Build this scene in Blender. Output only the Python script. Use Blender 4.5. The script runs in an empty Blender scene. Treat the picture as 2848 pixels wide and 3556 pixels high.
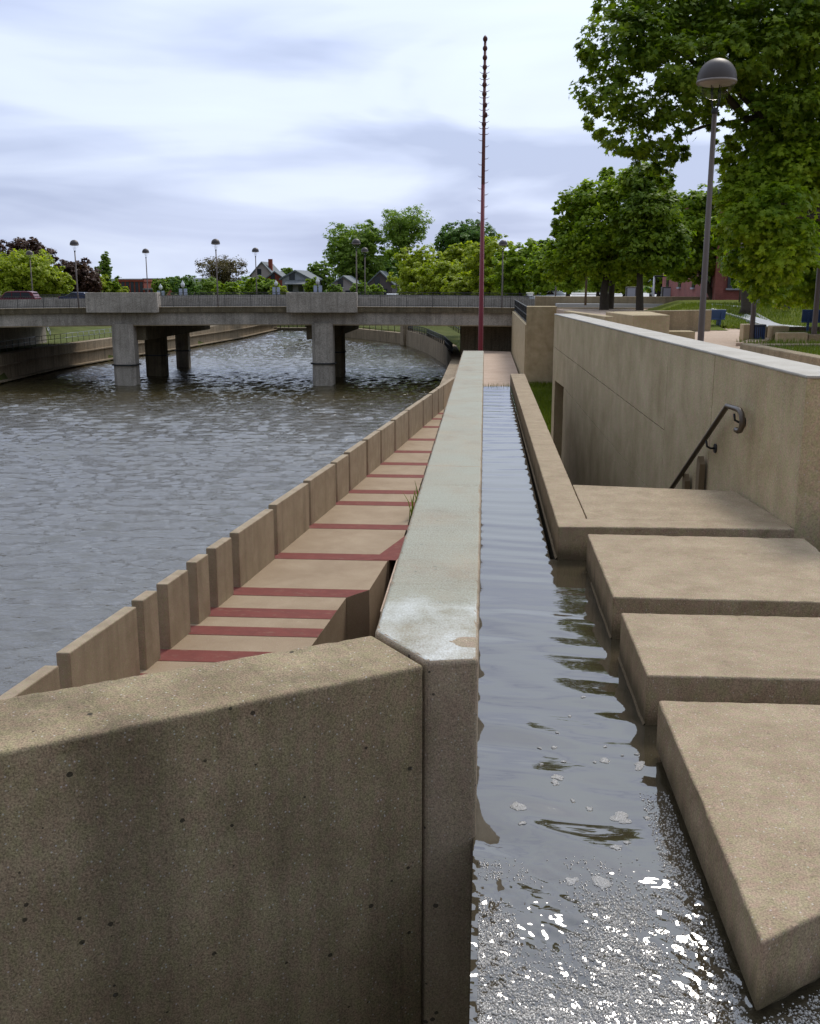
import bpy, bmesh, math, random
import numpy as np
from mathutils import Vector, Matrix
C = bpy.context.scene.collection
SC = bpy.context.scene
R = math.radians
# ------------------------------------------------------------------ camera
FPX, CX, CY, EYE = 3545.6, 1424., 1778., 1.6          # pixels of the 2848 x 3556 photograph
PITCH, YAW = R(12.7), R(4.1)
cam_d = bpy.data.cameras.new('camera'); cam = bpy.data.objects.new('camera', cam_d); C.objects.link(cam)
cam_d.sensor_fit = 'HORIZONTAL'; cam_d.sensor_width = 36; cam_d.lens = 36 * FPX / 2848
cam_d.clip_start = .05; cam_d.clip_end = 6000
cam.location = (0, 0, EYE); cam.rotation_euler = (R(90) - PITCH, 0, YAW)
SC.camera = cam
# ------------------------------------------------------------------ world, sun, exposure
SUN_EL, SUN_AZ = R(48), R(20)                          # azimuth from +Y towards +X
w = bpy.data.worlds.new("World"); SC.world = w; w.use_nodes = True
nt = w.node_tree; nt.nodes.clear()
def nd(nt, t, **k):
    n = nt.nodes.new(t)
    for a, v in k.items():
        if a in n.inputs.keys() if isinstance(a, str) else False: n.inputs[a].default_value = v
        else: setattr(n, a, v)
    return n
def math_(nt, op, a, b=None, c=None, clamp=False):
    n = nt.nodes.new('ShaderNodeMath'); n.operation = op; n.use_clamp = clamp
    for i, v in enumerate((a, b, c)):
        if v is None: continue
        if isinstance(v, (int, float)): n.inputs[i].default_value = v
        else: nt.links.new(v, n.inputs[i])
    return n.outputs[0]
def ramp(nt, fac, stops):
    n = nt.nodes.new('ShaderNodeValToRGB'); e = n.color_ramp.elements
    while len(e) < len(stops): e.new(.5)
    for i, (p, c) in enumerate(stops):
        e[i].position = p; e[i].color = (c if len(c) == 4 else (*c, 1)) if not isinstance(c, (int, float)) else (c, c, c, 1)
    nt.links.new(fac, n.inputs[0]); return n.outputs[0]
def mix(nt, fac, a, b, mode='MIX'):
    n = nt.nodes.new('ShaderNodeMix'); n.data_type = 'RGBA'; n.blend_type = mode
    for s, v in ((n.inputs[0], fac), (n.inputs[6], a), (n.inputs[7], b)):
        if isinstance(v, (int, float)): s.default_value = v
        elif isinstance(v, tuple): s.default_value = (*v, 1)
        else: nt.links.new(v, s)
    return n.outputs[2]
def noise(nt, vec, scale, detail=4, rough=.55, dist=0.):
    n = nt.nodes.new('ShaderNodeTexNoise'); n.inputs['Scale'].default_value = scale
    n.inputs['Detail'].default_value = detail; n.inputs['Roughness'].default_value = rough
    n.inputs['Distortion'].default_value = dist
    if vec is not None: nt.links.new(vec, n.inputs['Vector'])
    return n.outputs['Fac']
def mapping(nt, vec, scale=(1, 1, 1), loc=(0, 0, 0), rot=(0, 0, 0)):
    n = nt.nodes.new('ShaderNodeMapping'); n.inputs['Scale'].default_value = scale
    n.inputs['Location'].default_value = loc; n.inputs['Rotation'].default_value = rot
    nt.links.new(vec, n.inputs['Vector']); return n.outputs[0]
sky = nt.nodes.new('ShaderNodeTexSky'); sky.sky_type = 'NISHITA'; sky.sun_disc = False
sky.sun_elevation = SUN_EL; sky.sun_rotation = SUN_AZ; sky.air_density = 1.5; sky.dust_density = 2
tc = nt.nodes.new('ShaderNodeTexCoord'); g = tc.outputs['Generated']
sep = nt.nodes.new('ShaderNodeSeparateXYZ'); nt.links.new(g, sep.inputs[0])
X_, Y_, Z_ = sep.outputs
n1 = noise(nt, mapping(nt, g, (1.3, 1.3, 7.0), (.35, .2, .18), (R(0), R(2.5), 0)), 1.75, 4, .45, .8)
n2 = noise(nt, mapping(nt, g, (1, 1, 6), (3.1, .2, 1.4)), 5.0, 5, .5, .6)
cl = math_(nt, 'ADD', math_(nt, 'MULTIPLY', n1, .80), math_(nt, 'MULTIPLY', n2, .20))
# the cloud bands thin out overhead and thicken a few degrees above the skyline
zc = math_(nt, 'MAXIMUM', Z_, 0.)
hi = ramp(nt, zc, [(0, .20), (.02, .10), (.045, .0), (.11, .0), (.17, .22), (.5, .28), (1, .24)])
cf = math_(nt, 'ADD', math_(nt, 'MULTIPLY_ADD', cl, 1.7, -.35), math_(nt, 'SUBTRACT', hi, .09), clamp=True)
cloud = ramp(nt, cf, [(.30, (3.85, 4.5, 6.4)), (.44, (4.85, 5.55, 7.5)), (.60, (6.1, 6.85, 8.5)), (.88, (6.6, 7.5, 8.7))])
skyc = mix(nt, .93, sky.outputs[0], cloud)
# the sun stands in front behind the overcast: that half of the sky is brighter
sd = (math.sin(SUN_AZ) * math.cos(SUN_EL), math.cos(SUN_AZ) * math.cos(SUN_EL), math.sin(SUN_EL))
dot = nt.nodes.new('ShaderNodeVectorMath'); dot.operation = 'DOT_PRODUCT'
nt.links.new(g, dot.inputs[0]); dot.inputs[1].default_value = sd
glow = ramp(nt, math_(nt, 'MULTIPLY_ADD', dot.outputs['Value'], .5, .5), [(0, .34), (.45, .42), (.80, .97), (.9, 1.), (1, 1.15)])
skyc = mix(nt, 1., skyc, glow, 'MULTIPLY')
bg = nt.nodes.new('ShaderNodeBackground'); nt.links.new(skyc, bg.inputs[0]); bg.inputs[1].default_value = .098
wo = nt.nodes.new('ShaderNodeOutputWorld'); nt.links.new(bg.outputs[0], wo.inputs[0])
sl = bpy.data.lights.new('sun', 'SUN'); sl.energy = 1.5; sl.angle = R(15); sl.color = (1, .93, .83)
sun = bpy.data.objects.new('sun', sl); C.objects.link(sun)
sun.rotation_euler = Vector((-sd[0], -sd[1], -sd[2])).to_track_quat('-Z', 'Y').to_euler()
vs = SC.view_settings; vs.view_transform = 'Standard'; vs.look = 'None'; vs.gamma = 1; vs.exposure = 0.48; vs.use_curve_mapping = False
SC.cycles.max_bounces = 8; SC.cycles.transparent_max_bounces = 16
SC.cycles.caustics_reflective = False; SC.cycles.caustics_refractive = False
# ------------------------------------------------------------------ measuring: photograph pixel + known plane -> point
_fh = np.array([-math.sin(YAW), math.cos(YAW), 0]); _rt = np.array([math.cos(YAW), math.sin(YAW), 0]); _up = np.array([0, 0, 1.])
_fw = _fh * math.cos(PITCH) - _up * math.sin(PITCH); _u = _fh * math.sin(PITCH) + _up * math.cos(PITCH); _O = np.array([0, 0, EYE])
def _ray(x, y): return _fw * FPX + _rt * (x - CX) + _u * (CY - y)
def PZ(x, y, z):
    d = _ray(x, y); return _O + d * ((z - EYE) / d[2])
def PY(x, y, Y):
    d = _ray(x, y); return _O + d * (Y / d[1])
# ------------------------------------------------------------------ tagging
def tag(o, label=None, cat=None, group=None, kind=None):
    if label: o['label'] = label
    if cat: o['category'] = cat
    if group: o['group'] = group
    if kind: o['kind'] = kind
    return o
def empty(name, loc, label, cat, group=None):
    o = bpy.data.objects.new(name, None); C.objects.link(o); o.location = loc; o.empty_display_size = .3
    return tag(o, label, cat, group)
def children(o): return [c for c in C.objects if c.parent == o]
def copy_tree(o, parent=None):
    c = o.copy(); C.objects.link(c); c.parent = parent
    if parent is not None: c.matrix_parent_inverse = o.matrix_parent_inverse.copy()
    for ch in children(o): copy_tree(ch, c)
    return c
# ------------------------------------------------------------------ mesh builder
class MB:
    def __init__(s): s.v = []; s.f = []; s.m = []; s.sm = []
    def add(s, vs, fs, mi=0, smooth=False):
        b = len(s.v); s.v += [tuple(map(float, p)) for p in vs]
        for f in fs: s.f.append([b + i for i in f]); s.m.append(mi); s.sm.append(smooth)
        return s
    def box(s, c, d, rz=0, mi=0, M=None):
        x, y, z = (q / 2 for q in d); ca, sa = math.cos(rz), math.sin(rz); vs = []
        for dx, dy, dz in ((-x,-y,-z),(x,-y,-z),(x,y,-z),(-x,y,-z),(-x,-y,z),(x,-y,z),(x,y,z),(-x,y,z)):
            p = (c[0] + dx*ca - dy*sa, c[1] + dx*sa + dy*ca, c[2] + dz)
            vs.append(tuple(M @ Vector(p)) if M else p)
        return s.add(vs, [(0,3,2,1),(4,5,6,7),(0,1,5,4),(1,2,6,5),(2,3,7,6),(3,0,4,7)], mi)
    def bar(s, a, b, wd, ht, mi=0):
        """box from a to b with width across and height up"""
        a = Vector(a); b = Vector(b); d = (b - a).normalized()
        side = d.cross(Vector((0, 0, 1)));
        side = side.normalized() if side.length > 1e-4 else Vector((1, 0, 0)); u = side.cross(d)
        vs = [p + side*i*wd/2 + u*j*ht/2 for p in (a, b) for i, j in ((-1,-1),(1,-1),(1,1),(-1,1))]
        return s.add(vs, [(0,1,2,3),(7,6,5,4),(0,4,5,1),(1,5,6,2),(2,6,7,3),(3,7,4,0)], mi)
    def prism(s, poly, z0, z1, mi=0):
        A = sum(poly[i-1][0]*poly[i][1] - poly[i][0]*poly[i-1][1] for i in range(len(poly)))
        if A < 0: poly = poly[::-1]
        n = len(poly)
        zz0 = z0 if hasattr(z0, '__len__') else [z0]*n; zz1 = z1 if hasattr(z1, '__len__') else [z1]*n
        vs = [(p[0], p[1], zz0[i]) for i, p in enumerate(poly)] + [(p[0], p[1], zz1[i]) for i, p in enumerate(poly)]
        fs = [list(range(n))[::-1], list(range(n, 2*n))] + [(i, (i+1) % n, n + (i+1) % n, n + i) for i in range(n)]
        return s.add(vs, fs, mi)
    def wallpoly(s, o, t, nrm, poly, th, mi=0):
        """polygon in (along t, z) swept by th along nrm, starting at point o"""
        o = Vector(o); t = Vector(t); nrm = Vector(nrm); n = len(poly)
        A = [o + t*a + Vector((0, 0, z)) for a, z in poly]; B = [p + nrm*th for p in A]
        fs = [list(range(n)), list(range(n, 2*n))[::-1]] + [(i, n + i, n + (i+1) % n, (i+1) % n) for i in range(n)]
        return s.add(A + B, fs, mi)
    def tube(s, pts, rad, seg=10, mi=0, cap=True):
        pts = [Vector(p) for p in pts]; n = len(pts); rad = rad if hasattr(rad, '__len__') else [rad]*n
        vs = []; ref = None
        for i, p in enumerate(pts):
            d = (pts[min(i+1, n-1)] - pts[max(i-1, 0)]).normalized()
            if ref is None: ref = Vector((1, 0, 0)) if abs(d.x) < .9 else Vector((0, 1, 0))
            a = (ref - d*ref.dot(d)).normalized(); ref = a; b = d.cross(a)
            for k in range(seg):
                t = 2*math.pi*k/seg; vs.append(p + (a*math.cos(t) + b*math.sin(t))*rad[i])
        fs = [(i*seg + k, i*seg + (k+1) % seg, (i+1)*seg + (k+1) % seg, (i+1)*seg + k) for i in range(n-1) for k in range(seg)]
        s.add(vs, fs, mi, True)
        if cap:
            b0 = len(s.v) - n*seg
            s.f.append([b0 + k for k in range(seg)][::-1]); s.f.append([b0 + (n-1)*seg + k for k in range(seg)])
            s.m += [mi, mi]; s.sm += [False, False]
        return s
    def lathe(s, prof, c=(0, 0, 0), seg=24, mi=0):
        vs = [(c[0] + r*math.cos(2*math.pi*k/seg), c[1] + r*math.sin(2*math.pi*k/seg), c[2] + z) for r, z in prof for k in range(seg)]
        fs = [(i*seg + k, i*seg + (k+1) % seg, (i+1)*seg + (k+1) % seg, (i+1)*seg + k) for i in range(len(prof)-1) for k in range(seg)]
        return s.add(vs, fs, mi, True)
    def build(s, name, mat, parent=None, bevel=0., seg=2, fix=False):
        me = bpy.data.meshes.new(name); me.from_pydata(s.v, [], s.f); me.update()
        for m in (mat if isinstance(mat, (list, tuple)) else [mat]): me.materials.append(m)
        me.polygons.foreach_set('material_index', s.m); me.polygons.foreach_set('use_smooth', s.sm)
        bm = bmesh.new(); bm.from_mesh(me)
        if bevel:
            bmesh.ops.remove_doubles(bm, verts=bm.verts, dist=1e-5)
            ed = [e for e in bm.edges if len(e.link_faces) == 2 and e.calc_face_angle(0) > R(25)]
            bmesh.ops.bevel(bm, geom=ed, offset=bevel, segments=seg, profile=.5, affect='EDGES', clamp_overlap=True)
        bmesh.ops.recalc_face_normals(bm, faces=bm.faces)
        bm.to_mesh(me); bm.free()
        o = bpy.data.objects.new(name, me); C.objects.link(o)
        if parent is not None:
            o.parent = parent
            if fix: o.matrix_parent_inverse = Matrix.Translation(-Vector(parent.location))
        return o
def raw_mesh(name, V, F, mat, parent=None, smooth=False, fix=False, mi=None):
    """V (n,3) array, F (m,k) array of equal-sided faces"""
    me = bpy.data.meshes.new(name); V = np.asarray(V, np.float32); F = np.asarray(F, np.int32); m, k = F.shape
    me.vertices.add(len(V)); me.vertices.foreach_set('co', V.ravel())
    me.loops.add(m*k); me.loops.foreach_set('vertex_index', F.ravel())
    me.polygons.add(m); me.polygons.foreach_set('loop_start', np.arange(0, m*k, k, dtype=np.int32))
    me.polygons.foreach_set('use_smooth', np.full(m, smooth))
    for q in (mat if isinstance(mat, (list, tuple)) else [mat]): me.materials.append(q)
    if mi is not None: me.polygons.foreach_set('material_index', np.asarray(mi, np.int32))
    me.update(calc_edges=True); me.validate()
    o = bpy.data.objects.new(name, me); C.objects.link(o)
    if parent is not None:
        o.parent = parent
        if fix: o.matrix_parent_inverse = Matrix.Translation(-Vector(parent.location))
    return o
# ------------------------------------------------------------------ materials
def new_mat(name):
    m = bpy.data.materials.new(name); m.use_nodes = True; t = m.node_tree
    p = t.nodes['Principled BSDF']; return m, t, p
def pos(t): return t.nodes.new('ShaderNodeNewGeometry').outputs['Position']
def bump(t, p, h, strength, dist):
    b = t.nodes.new('ShaderNodeBump'); b.inputs['Strength'].default_value = strength; b.inputs['Distance'].default_value = dist
    t.links.new(h, b.inputs['Height']); t.links.new(b.outputs[0], p.inputs['Normal'])
def plain(name, col, rough=.6, metal=0., var=.12, scale=6.):
    m, t, p = new_mat(name); n = noise(t, pos(t), scale, 5, .6)
    c = mix(t, n, tuple(q*(1-var) for q in col), tuple(min(1, q*(1+var)) for q in col))
    t.links.new(c, p.inputs['Base Color']); p.inputs['Roughness'].default_value = rough; p.inputs['Metallic'].default_value = metal
    return m
def concrete(name, dark, light, grain=260., mott=3., pits=0., streak=0., rough=.85, bmp=.35, sparkle=0., chroma=.0, gs=.25):
    m, t, p = new_mat(name); P = pos(t)
    big = noise(t, P, mott, 6, .6, .3)
    c = mix(t, ramp(t, big, [(.3, 0.), (.7, 1.)]), dark, light)
    # exposed aggregate: fine grains, some pale, some dark
    gr = noise(t, P, grain, 2, .7)
    c = mix(t, 1., c, ramp(t, gr, [(.28, 1 - gs*1.5), (.5, 1.), (.72, 1 + gs*1.5)]), 'MULTIPLY')
    vo = t.nodes.new('ShaderNodeTexVoronoi'); vo.inputs['Scale'].default_value = grain*.55; t.links.new(P, vo.inputs['Vector'])
    sepc = t.nodes.new('ShaderNodeSeparateColor'); t.links.new(vo.outputs['Color'], sepc.inputs[0])
    pale = math_(t, 'MULTIPLY', math_(t, 'GREATER_THAN', sepc.outputs[0], .90), ramp(t, vo.outputs['Distance'], [(.15, 1.), (.35, 0.)]))
    c = mix(t, math_(t, 'MULTIPLY', pale, .45 + sparkle), c, (.62, .58, .52))
    if chroma:
        h = noise(t, mapping(t, P, (1, 1, .55)), 34., 2, .6)
        tint = ramp(t, h, [(.36, (.93, 1.04, .88)), (.5, (1, 1, 1)), (.64, (1.09, .95, 1.06))])
        c = mix(t, chroma, c, mix(t, 1., c, tint, 'MULTIPLY'))
    if streak:
        st = noise(t, mapping(t, P, (2.4, 2.4, .16)), 1.5, 5, .6, .2)
        c = mix(t, 1., c, ramp(t, st, [(.32, 1 - streak), (.52, 1.), (.75, 1 + streak*.35)]), 'MULTIPLY')
    hgt = gr
    if pits:
        vp = t.nodes.new('ShaderNodeTexVoronoi'); vp.inputs['Scale'].default_value = 24; t.links.new(mapping(t, P, (1, 1, 1.15)), vp.inputs['Vector'])
        s2 = t.nodes.new('ShaderNodeSeparateColor'); t.links.new(vp.outputs['Color'], s2.inputs[0])
        rad = math_(t, 'MULTIPLY', math_(t, 'POWER', s2.outputs[1], 9.), .27*pits)
        pit = math_(t, 'LESS_THAN', math_(t, 'ADD', vp.outputs['Distance'], math_(t, 'MULTIPLY', math_(t, 'SUBTRACT', noise(t, P, 90, 2), .5), .09)), rad)
        c = mix(t, math_(t, 'MULTIPLY', pit, .8), c, (.018, .016, .012))
        hgt = math_(t, 'SUBTRACT', gr, math_(t, 'MULTIPLY', pit, 3.))
    t.links.new(c, p.inputs['Base Color']); p.inputs['Roughness'].default_value = rough
    p.inputs['Specular IOR Level'].default_value = .25
    bump(t, p, hgt, bmp, .004)
    return m, t, p
M = {}
M['conc_slab'] = concrete('slab_concrete', (.29, .217, .135), (.40, .312, .205), 170, 5, rough=.8, bmp=.35, sparkle=.2, chroma=.6, gs=.3)[0]
def waterline(key, z0, amt=.75):
    t = M[key].node_tree; p = t.nodes['Principled BSDF']; src = p.inputs['Base Color'].links[0].from_socket; P = pos(t)
    sp = t.nodes.new('ShaderNodeSeparateXYZ'); t.links.new(P, sp.inputs[0])
    lv = math_(t, 'ADD', sp.outputs[2], math_(t, 'MULTIPLY', math_(t, 'SUBTRACT', noise(t, mapping(t, P, (1, 1, .3)), 7, 5, .65), .5), .16))
    f = ramp(t, math_(t, 'MULTIPLY_ADD', math_(t, 'SUBTRACT', lv, z0), 6., .5), [(.2, amt), (.75, 0.)])
    sp2 = noise(t, P, 3.1, 5, .7); spots = ramp(t, noise(t, P, 26, 3, .55), [(.66, 0.), (.74, .35)])
    c = mix(t, f, src, (.055, .045, .022)); c = mix(t, spots, c, (.10, .075, .045)); c = mix(t, ramp(t, sp2, [(.55, 0.), (.75, .35)]), c, (.15, .115, .07))
    t.links.new(c, p.inputs['Base Color'])
waterline('conc_slab', -.15)
M['conc_ledge'] = concrete('ledge_concrete', (.31, .225, .145), (.40, .305, .205), 70, 1.2, rough=.85, bmp=.2, chroma=.4, gs=.15)[0]
M['conc_panel'] = concrete('panel_concrete', (.31, .24, .16), (.41, .33, .23), 90, 2.0, rough=.85, bmp=.25, streak=.18, chroma=.6, gs=.2)[0]
M['conc_wall'] = concrete('wall_concrete', (.39, .305, .175), (.56, .455, .29), 90, 1.9, rough=.85, bmp=.3, streak=.10, chroma=.7, gs=.18)[0]
M['conc_plaza'] = concrete('plaza_wall_concrete', (.27, .21, .13), (.37, .29, .185), 40, 1.2, streak=.25, chroma=.5, bmp=.2, gs=.2)[0]
M['coping'] = concrete('coping_concrete', (.34, .31, .26), (.50, .47, .42), 160, 3, rough=.5, bmp=.2, gs=.15)[0]
M['conc_old'] = concrete('weathered_concrete', (.225, .17, .10), (.36, .285, .175), 170, 2.6, pits=.85, streak=.33, bmp=.6, sparkle=.35, chroma=.5, gs=.35)[0]
M['conc_bridge'] = concrete('bridge_concrete', (.32, .285, .24), (.53, .475, .41), 12, .6, streak=.25, bmp=.1, gs=.25)[0]
M['conc_dark'] = concrete('stained_concrete', (.11, .09, .055), (.20, .16, .10), 20, .8, streak=.4, bmp=.1)[0]  # one darker, streaked tone for fascia, inner piers, cap beams and pedestals
M['conc_bank'] = concrete('bank_concrete', (.24, .185, .12), (.36, .28, .19), 12, .5, streak=.4, bmp=.1)[0]
M['paving'] = concrete('path_paving', (.44, .32, .235), (.54, .41, .31), 14, .5, bmp=.1, gs=.12)[0]
def top_coated(name, base_dark, base_light):
    """concrete whose upper face carries a pale, damp mineral film with worn bare spots"""
    m, t, p = concrete(name, base_dark, base_light, 170, 2.6, pits=.9, streak=.25, bmp=.5, sparkle=0., chroma=.3, gs=.3)
    P = pos(t); src = p.inputs['Base Color'].links[0].from_socket
    geo = t.nodes.new('ShaderNodeNewGeometry'); sz = t.nodes.new('ShaderNodeSeparateXYZ'); t.links.new(geo.outputs['True Normal'], sz.inputs[0])
    upf = math_(t, 'GREATER_THAN', sz.outputs[2], .93)
    worn = noise(t, mapping(t, P, (1.1, .8, 1)), 2.2, 6, .62, .4)
    fine = ramp(t, noise(t, mapping(t, P, (1, .6, 1)), 130, 4, .7), [(.30, 0.), (.70, 1.)])
    # bare crescent at the near right corner
    sp = t.nodes.new('ShaderNodeSeparateXYZ'); t.links.new(P, sp.inputs[0])
    ex = math_(t, 'DIVIDE', math_(t, 'ADD', sp.outputs[0], .0), .105); ey = math_(t, 'DIVIDE', math_(t, 'SUBTRACT', sp.outputs[1], 3.31), .055)
    ell = math_(t, 'ADD', math_(t, 'MULTIPLY', ex, ex), math_(t, 'MULTIPLY', ey, ey))
    bare = math_(t, 'GREATER_THAN', math_(t, 'ADD', ell, math_(t, 'MULTIPLY', math_(t, 'SUBTRACT', noise(t, P, 18, 3), .5), 1.5)), 1.)
    film = ramp(t, math_(t, 'MULTIPLY_ADD', fine, .25, math_(t, 'MULTIPLY', worn, .75)), [(.34, .35), (.48, .75), (.62, 1.)])
    f = math_(t, 'MULTIPLY', math_(t, 'MULTIPLY', upf, bare), film)
    filmc = mix(t, fine, (.20, .205, .15), (.37, .37, .29))
    # thicker, whiter film at the near end
    near = ramp(t, math_(t, 'MULTIPLY_ADD', sp.outputs[1], -.5, math_(t, 'MULTIPLY_ADD', worn, 1.3, 1.65)), [(.45, 0.), (.8, 1.)])
    for yj in (14.0, 6.72):
        ln = math_(t, 'LESS_THAN', math_(t, 'ABSOLUTE', math_(t, 'ADD', math_(t, 'SUBTRACT', sp.outputs[1], yj), math_(t, 'MULTIPLY', math_(t, 'SUBTRACT', noise(t, P, 6, 3), .5), .07))), .012)
        f = math_(t, 'MULTIPLY', f, math_(t, 'SUBTRACT', 1., math_(t, 'MULTIPLY', ln, .8)))
    filmc = mix(t, near, filmc, mix(t, fine, (.52, .54, .51), (.70, .72, .70)))
    t.links.new(mix(t, f, src, filmc), p.inputs['Base Color'])
    t.links.new(mix(t, f, (.85, .85, .85), mix(t, near, (.62, .62, .62), (.40, .40, .40))), p.inputs['Roughness'])
    p.inputs['Specular IOR Level'].default_value = .5
    return m
M['conc_top'] = top_coated('filmed_concrete', (.26, .195, .13), (.38, .30, .205))
M['red'] = plain('red_paint', (.185, .042, .030), .9, var=.35, scale=5)
t_ = M['red'].node_tree; p_ = t_.nodes['Principled BSDF']; src_ = p_.inputs['Base Color'].links[0].from_socket
t_.links.new(mix(t_, ramp(t_, noise(t_, mapping(t_, pos(t_), (1, 2, 1)), 3.2, 6, .7), [(.55, 0.), (.72, .55)]), src_, (.27, .17, .115)), p_.inputs['Base Color'])
M['pole_red'] = plain('pole_red_paint', (.20, .018, .030), .45, var=.2, scale=3)
M['pole_grey'] = plain('pole_grey_metal', (.19, .075, .085), .5, .1)
M['bell'] = plain('bell_red_brown', (.09, .022, .02), .5, .2)
M['rail'] = plain('brown_handrail', (.10, .078, .058), .35, .4)
M['steel'] = plain('worn_steel', (.30, .31, .32), .3, .9)
M['tan'] = plain('tan_post_paint', (.19, .135, .075), .7)
M['lamp_pole'] = plain('lamp_pole_brown', (.115, .085, .07), .5, .1)
M['lamp_dome'] = plain('lamp_dome_bronze', (.075, .062, .058), .5, .2)
M['lamp_band'] = plain('lamp_band', (.26, .22, .20), .45, .2)
M['dark_metal'] = plain('dark_railing', (.03, .032, .034), .5, .4)
M['grey_metal'] = plain('grey_railing', (.085, .08, .078), .5, .3)
M['white'] = plain('white_paint', (.75, .76, .78), .5)
M['banner'] = plain('pale_banner', (.5, .55, .72), .8)
M['blue'] = plain('blue_bench_paint', (.035, .075, .20), .4, var=.2)
M['navy'] = plain('navy_bin_paint', (.008, .018, .05), .4)
M['yellow'] = plain('yellow_paint', (.55, .33, .02), .5)
M['maroon'] = plain('maroon_car_paint', (.13, .008, .018), .25, .1, .05)
M['silver'] = plain('silver_car_paint', (.5, .52, .55), .3, .4, .05)
M['carwhite'] = plain('white_car_paint', (.78, .79, .80), .3, 0, .04)
M['carblue'] = plain('dark_blue_car_paint', (.02, .03, .07), .3, .1, .05)
M['carglass'] = plain('car_glass', (.015, .018, .022), .08)
M['tyre'] = plain('tyre_rubber', (.015, .015, .015), .8)
M['lens'] = plain('red_lens', (.3, .01, .01), .2)
M['asphalt'] = plain('asphalt', (.06, .06, .062), .9, var=.25, scale=2)
M['street'] = plain('pale_street', (.42, .42, .42), .8, var=.1, scale=.5)
M['siding'] = plain('grey_siding', (.36, .37, .41), .8, var=.1, scale=1)
M['siding2'] = plain('pale_siding', (.42, .36, .36), .8, var=.1, scale=1)
M['brown_siding'] = plain('dark_brown_siding', (.12, .095, .10), .8)
M['roof'] = plain('slate_roof', (.15, .17, .18), .8, var=.2, scale=2)
M['trim'] = plain('roof_trim', (.16, .17, .17), .7)
M['winglass'] = plain('window_glass', (.035, .04, .05), .1)
M['door_dark'] = plain('dark_door', (.035, .02, .01), .6)  # near-black colour standing in for the shade inside the stair wall opening
M['bark'] = plain('bark', (.060, .046, .033), .95, var=.5, scale=12)
M['bark2'] = plain('grey_bark', (.07, .055, .042), .95, var=.4, scale=8)
def brick(name, c1, c2, mortar, sc=4.):
    m, t, p = new_mat(name)
    b = t.nodes.new('ShaderNodeTexBrick'); b.inputs['Color1'].default_value = (*c1, 1); b.inputs['Color2'].default_value = (*c2, 1)
    b.inputs['Mortar'].default_value = (*mortar, 1); b.inputs['Scale'].default_value = sc; b.inputs['Mortar Size'].default_value = .012
    P = pos(t); sp = t.nodes.new('ShaderNodeSeparateXYZ'); t.links.new(P, sp.inputs[0])
    cb = t.nodes.new('ShaderNodeCombineXYZ'); t.links.new(math_(t, 'ADD', sp.outputs[0], sp.outputs[1]), cb.inputs[0]); t.links.new(sp.outputs[2], cb.inputs[1])
    t.links.new(cb.outputs[0], b.inputs['Vector'])
    n = noise(t, P, .8, 5, .6)
    t.links.new(mix(t, 1., b.outputs[0], ramp(t, n, [(.3, .75), (.7, 1.2)]), 'MULTIPLY'), p.inputs['Base Color']); p.inputs['Roughness'].default_value = .85
    return m
M['brick'] = brick('red_brick', (.30, .09, .07), (.24, .065, .05), (.30, .17, .14))
M['brick2'] = brick('bright_red_brick', (.28, .055, .028), (.23, .042, .022), (.26, .10, .07), 3)
def leafmat(name, c1, c2, transl=.35, rough=.5):
    m, t, p = new_mat(name)
    gi = t.nodes.new('ShaderNodeNewGeometry')
    n = noise(t, pos(t), .55, 3, .6)
    f = math_(t, 'ADD', math_(t, 'MULTIPLY', gi.outputs['Random Per Island'], .55), math_(t, 'MULTIPLY', ramp(t, n, [(.35, 0.), (.65, 1.)]), .45))
    c = mix(t, f, c1, c2); t.links.new(c, p.inputs['Base Color']); p.inputs['Roughness'].default_value = rough
    p.inputs['Specular IOR Level'].default_value = .25
    tr = t.nodes.new('ShaderNodeBsdfTranslucent'); t.links.new(mix(t, 1., c, (1.35, 1.45, .5), 'MULTIPLY'), tr.inputs[0])
    ms = t.nodes.new('ShaderNodeMixShader'); ms.inputs[0].default_value = transl
    t.links.new(p.outputs[0], ms.inputs[1]); t.links.new(tr.outputs[0], ms.inputs[2])
    t.links.new(ms.outputs[0], t.nodes['Material Output'].inputs[0]); return m
M['leaf_maple'] = leafmat('maple_leaves', (.07, .135, .010), (.28, .36, .03), .45)
M['leaf_mid'] = leafmat('mid_green_leaves', (.11, .20, .012), (.38, .47, .035), .48)
M['leaf_yellow'] = leafmat('yellow_green_leaves', (.21, .28, .02), (.50, .54, .06), .45)
M['leaf_green'] = leafmat('fresh_green_leaves', (.13, .22, .035), (.32, .42, .07), .45)
M['leaf_deep'] = leafmat('deep_green_leaves', (.07, .15, .03), (.18, .30, .05), .3)
M['leaf_red'] = leafmat('dark_red_leaves', (.06, .03, .024), (.13, .065, .04), .25)
M['leaf_sparse'] = leafmat('budding_leaves', (.10, .062, .035), (.17, .15, .06), .3)
M['grass_blade'] = leafmat('grass_blades', (.07, .11, .008), (.16, .19, .02), .35)
def grassmat(name, c1, c2):
    m, t, p = new_mat(name); P = pos(t)
    f = math_(t, 'ADD', math_(t, 'MULTIPLY', noise(t, P, .5, 4), .5), math_(t, 'MULTIPLY', noise(t, P, 22, 4, .7), .5))
    t.links.new(mix(t, ramp(t, f, [(.36, 0.), (.62, 1.)]), c1, c2), p.inputs['Base Color']); p.inputs['Roughness'].default_value = 1
    p.inputs['Specular IOR Level'].default_value = .1
    bump(t, p, noise(t, P, 30, 4, .7), .6, .05); return m
M['grass'] = grassmat('lawn', (.06, .085, .010), (.15, .17, .022))
M['land'] = grassmat('far_ground', (.06, .08, .02), (.13, .14, .045))
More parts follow.
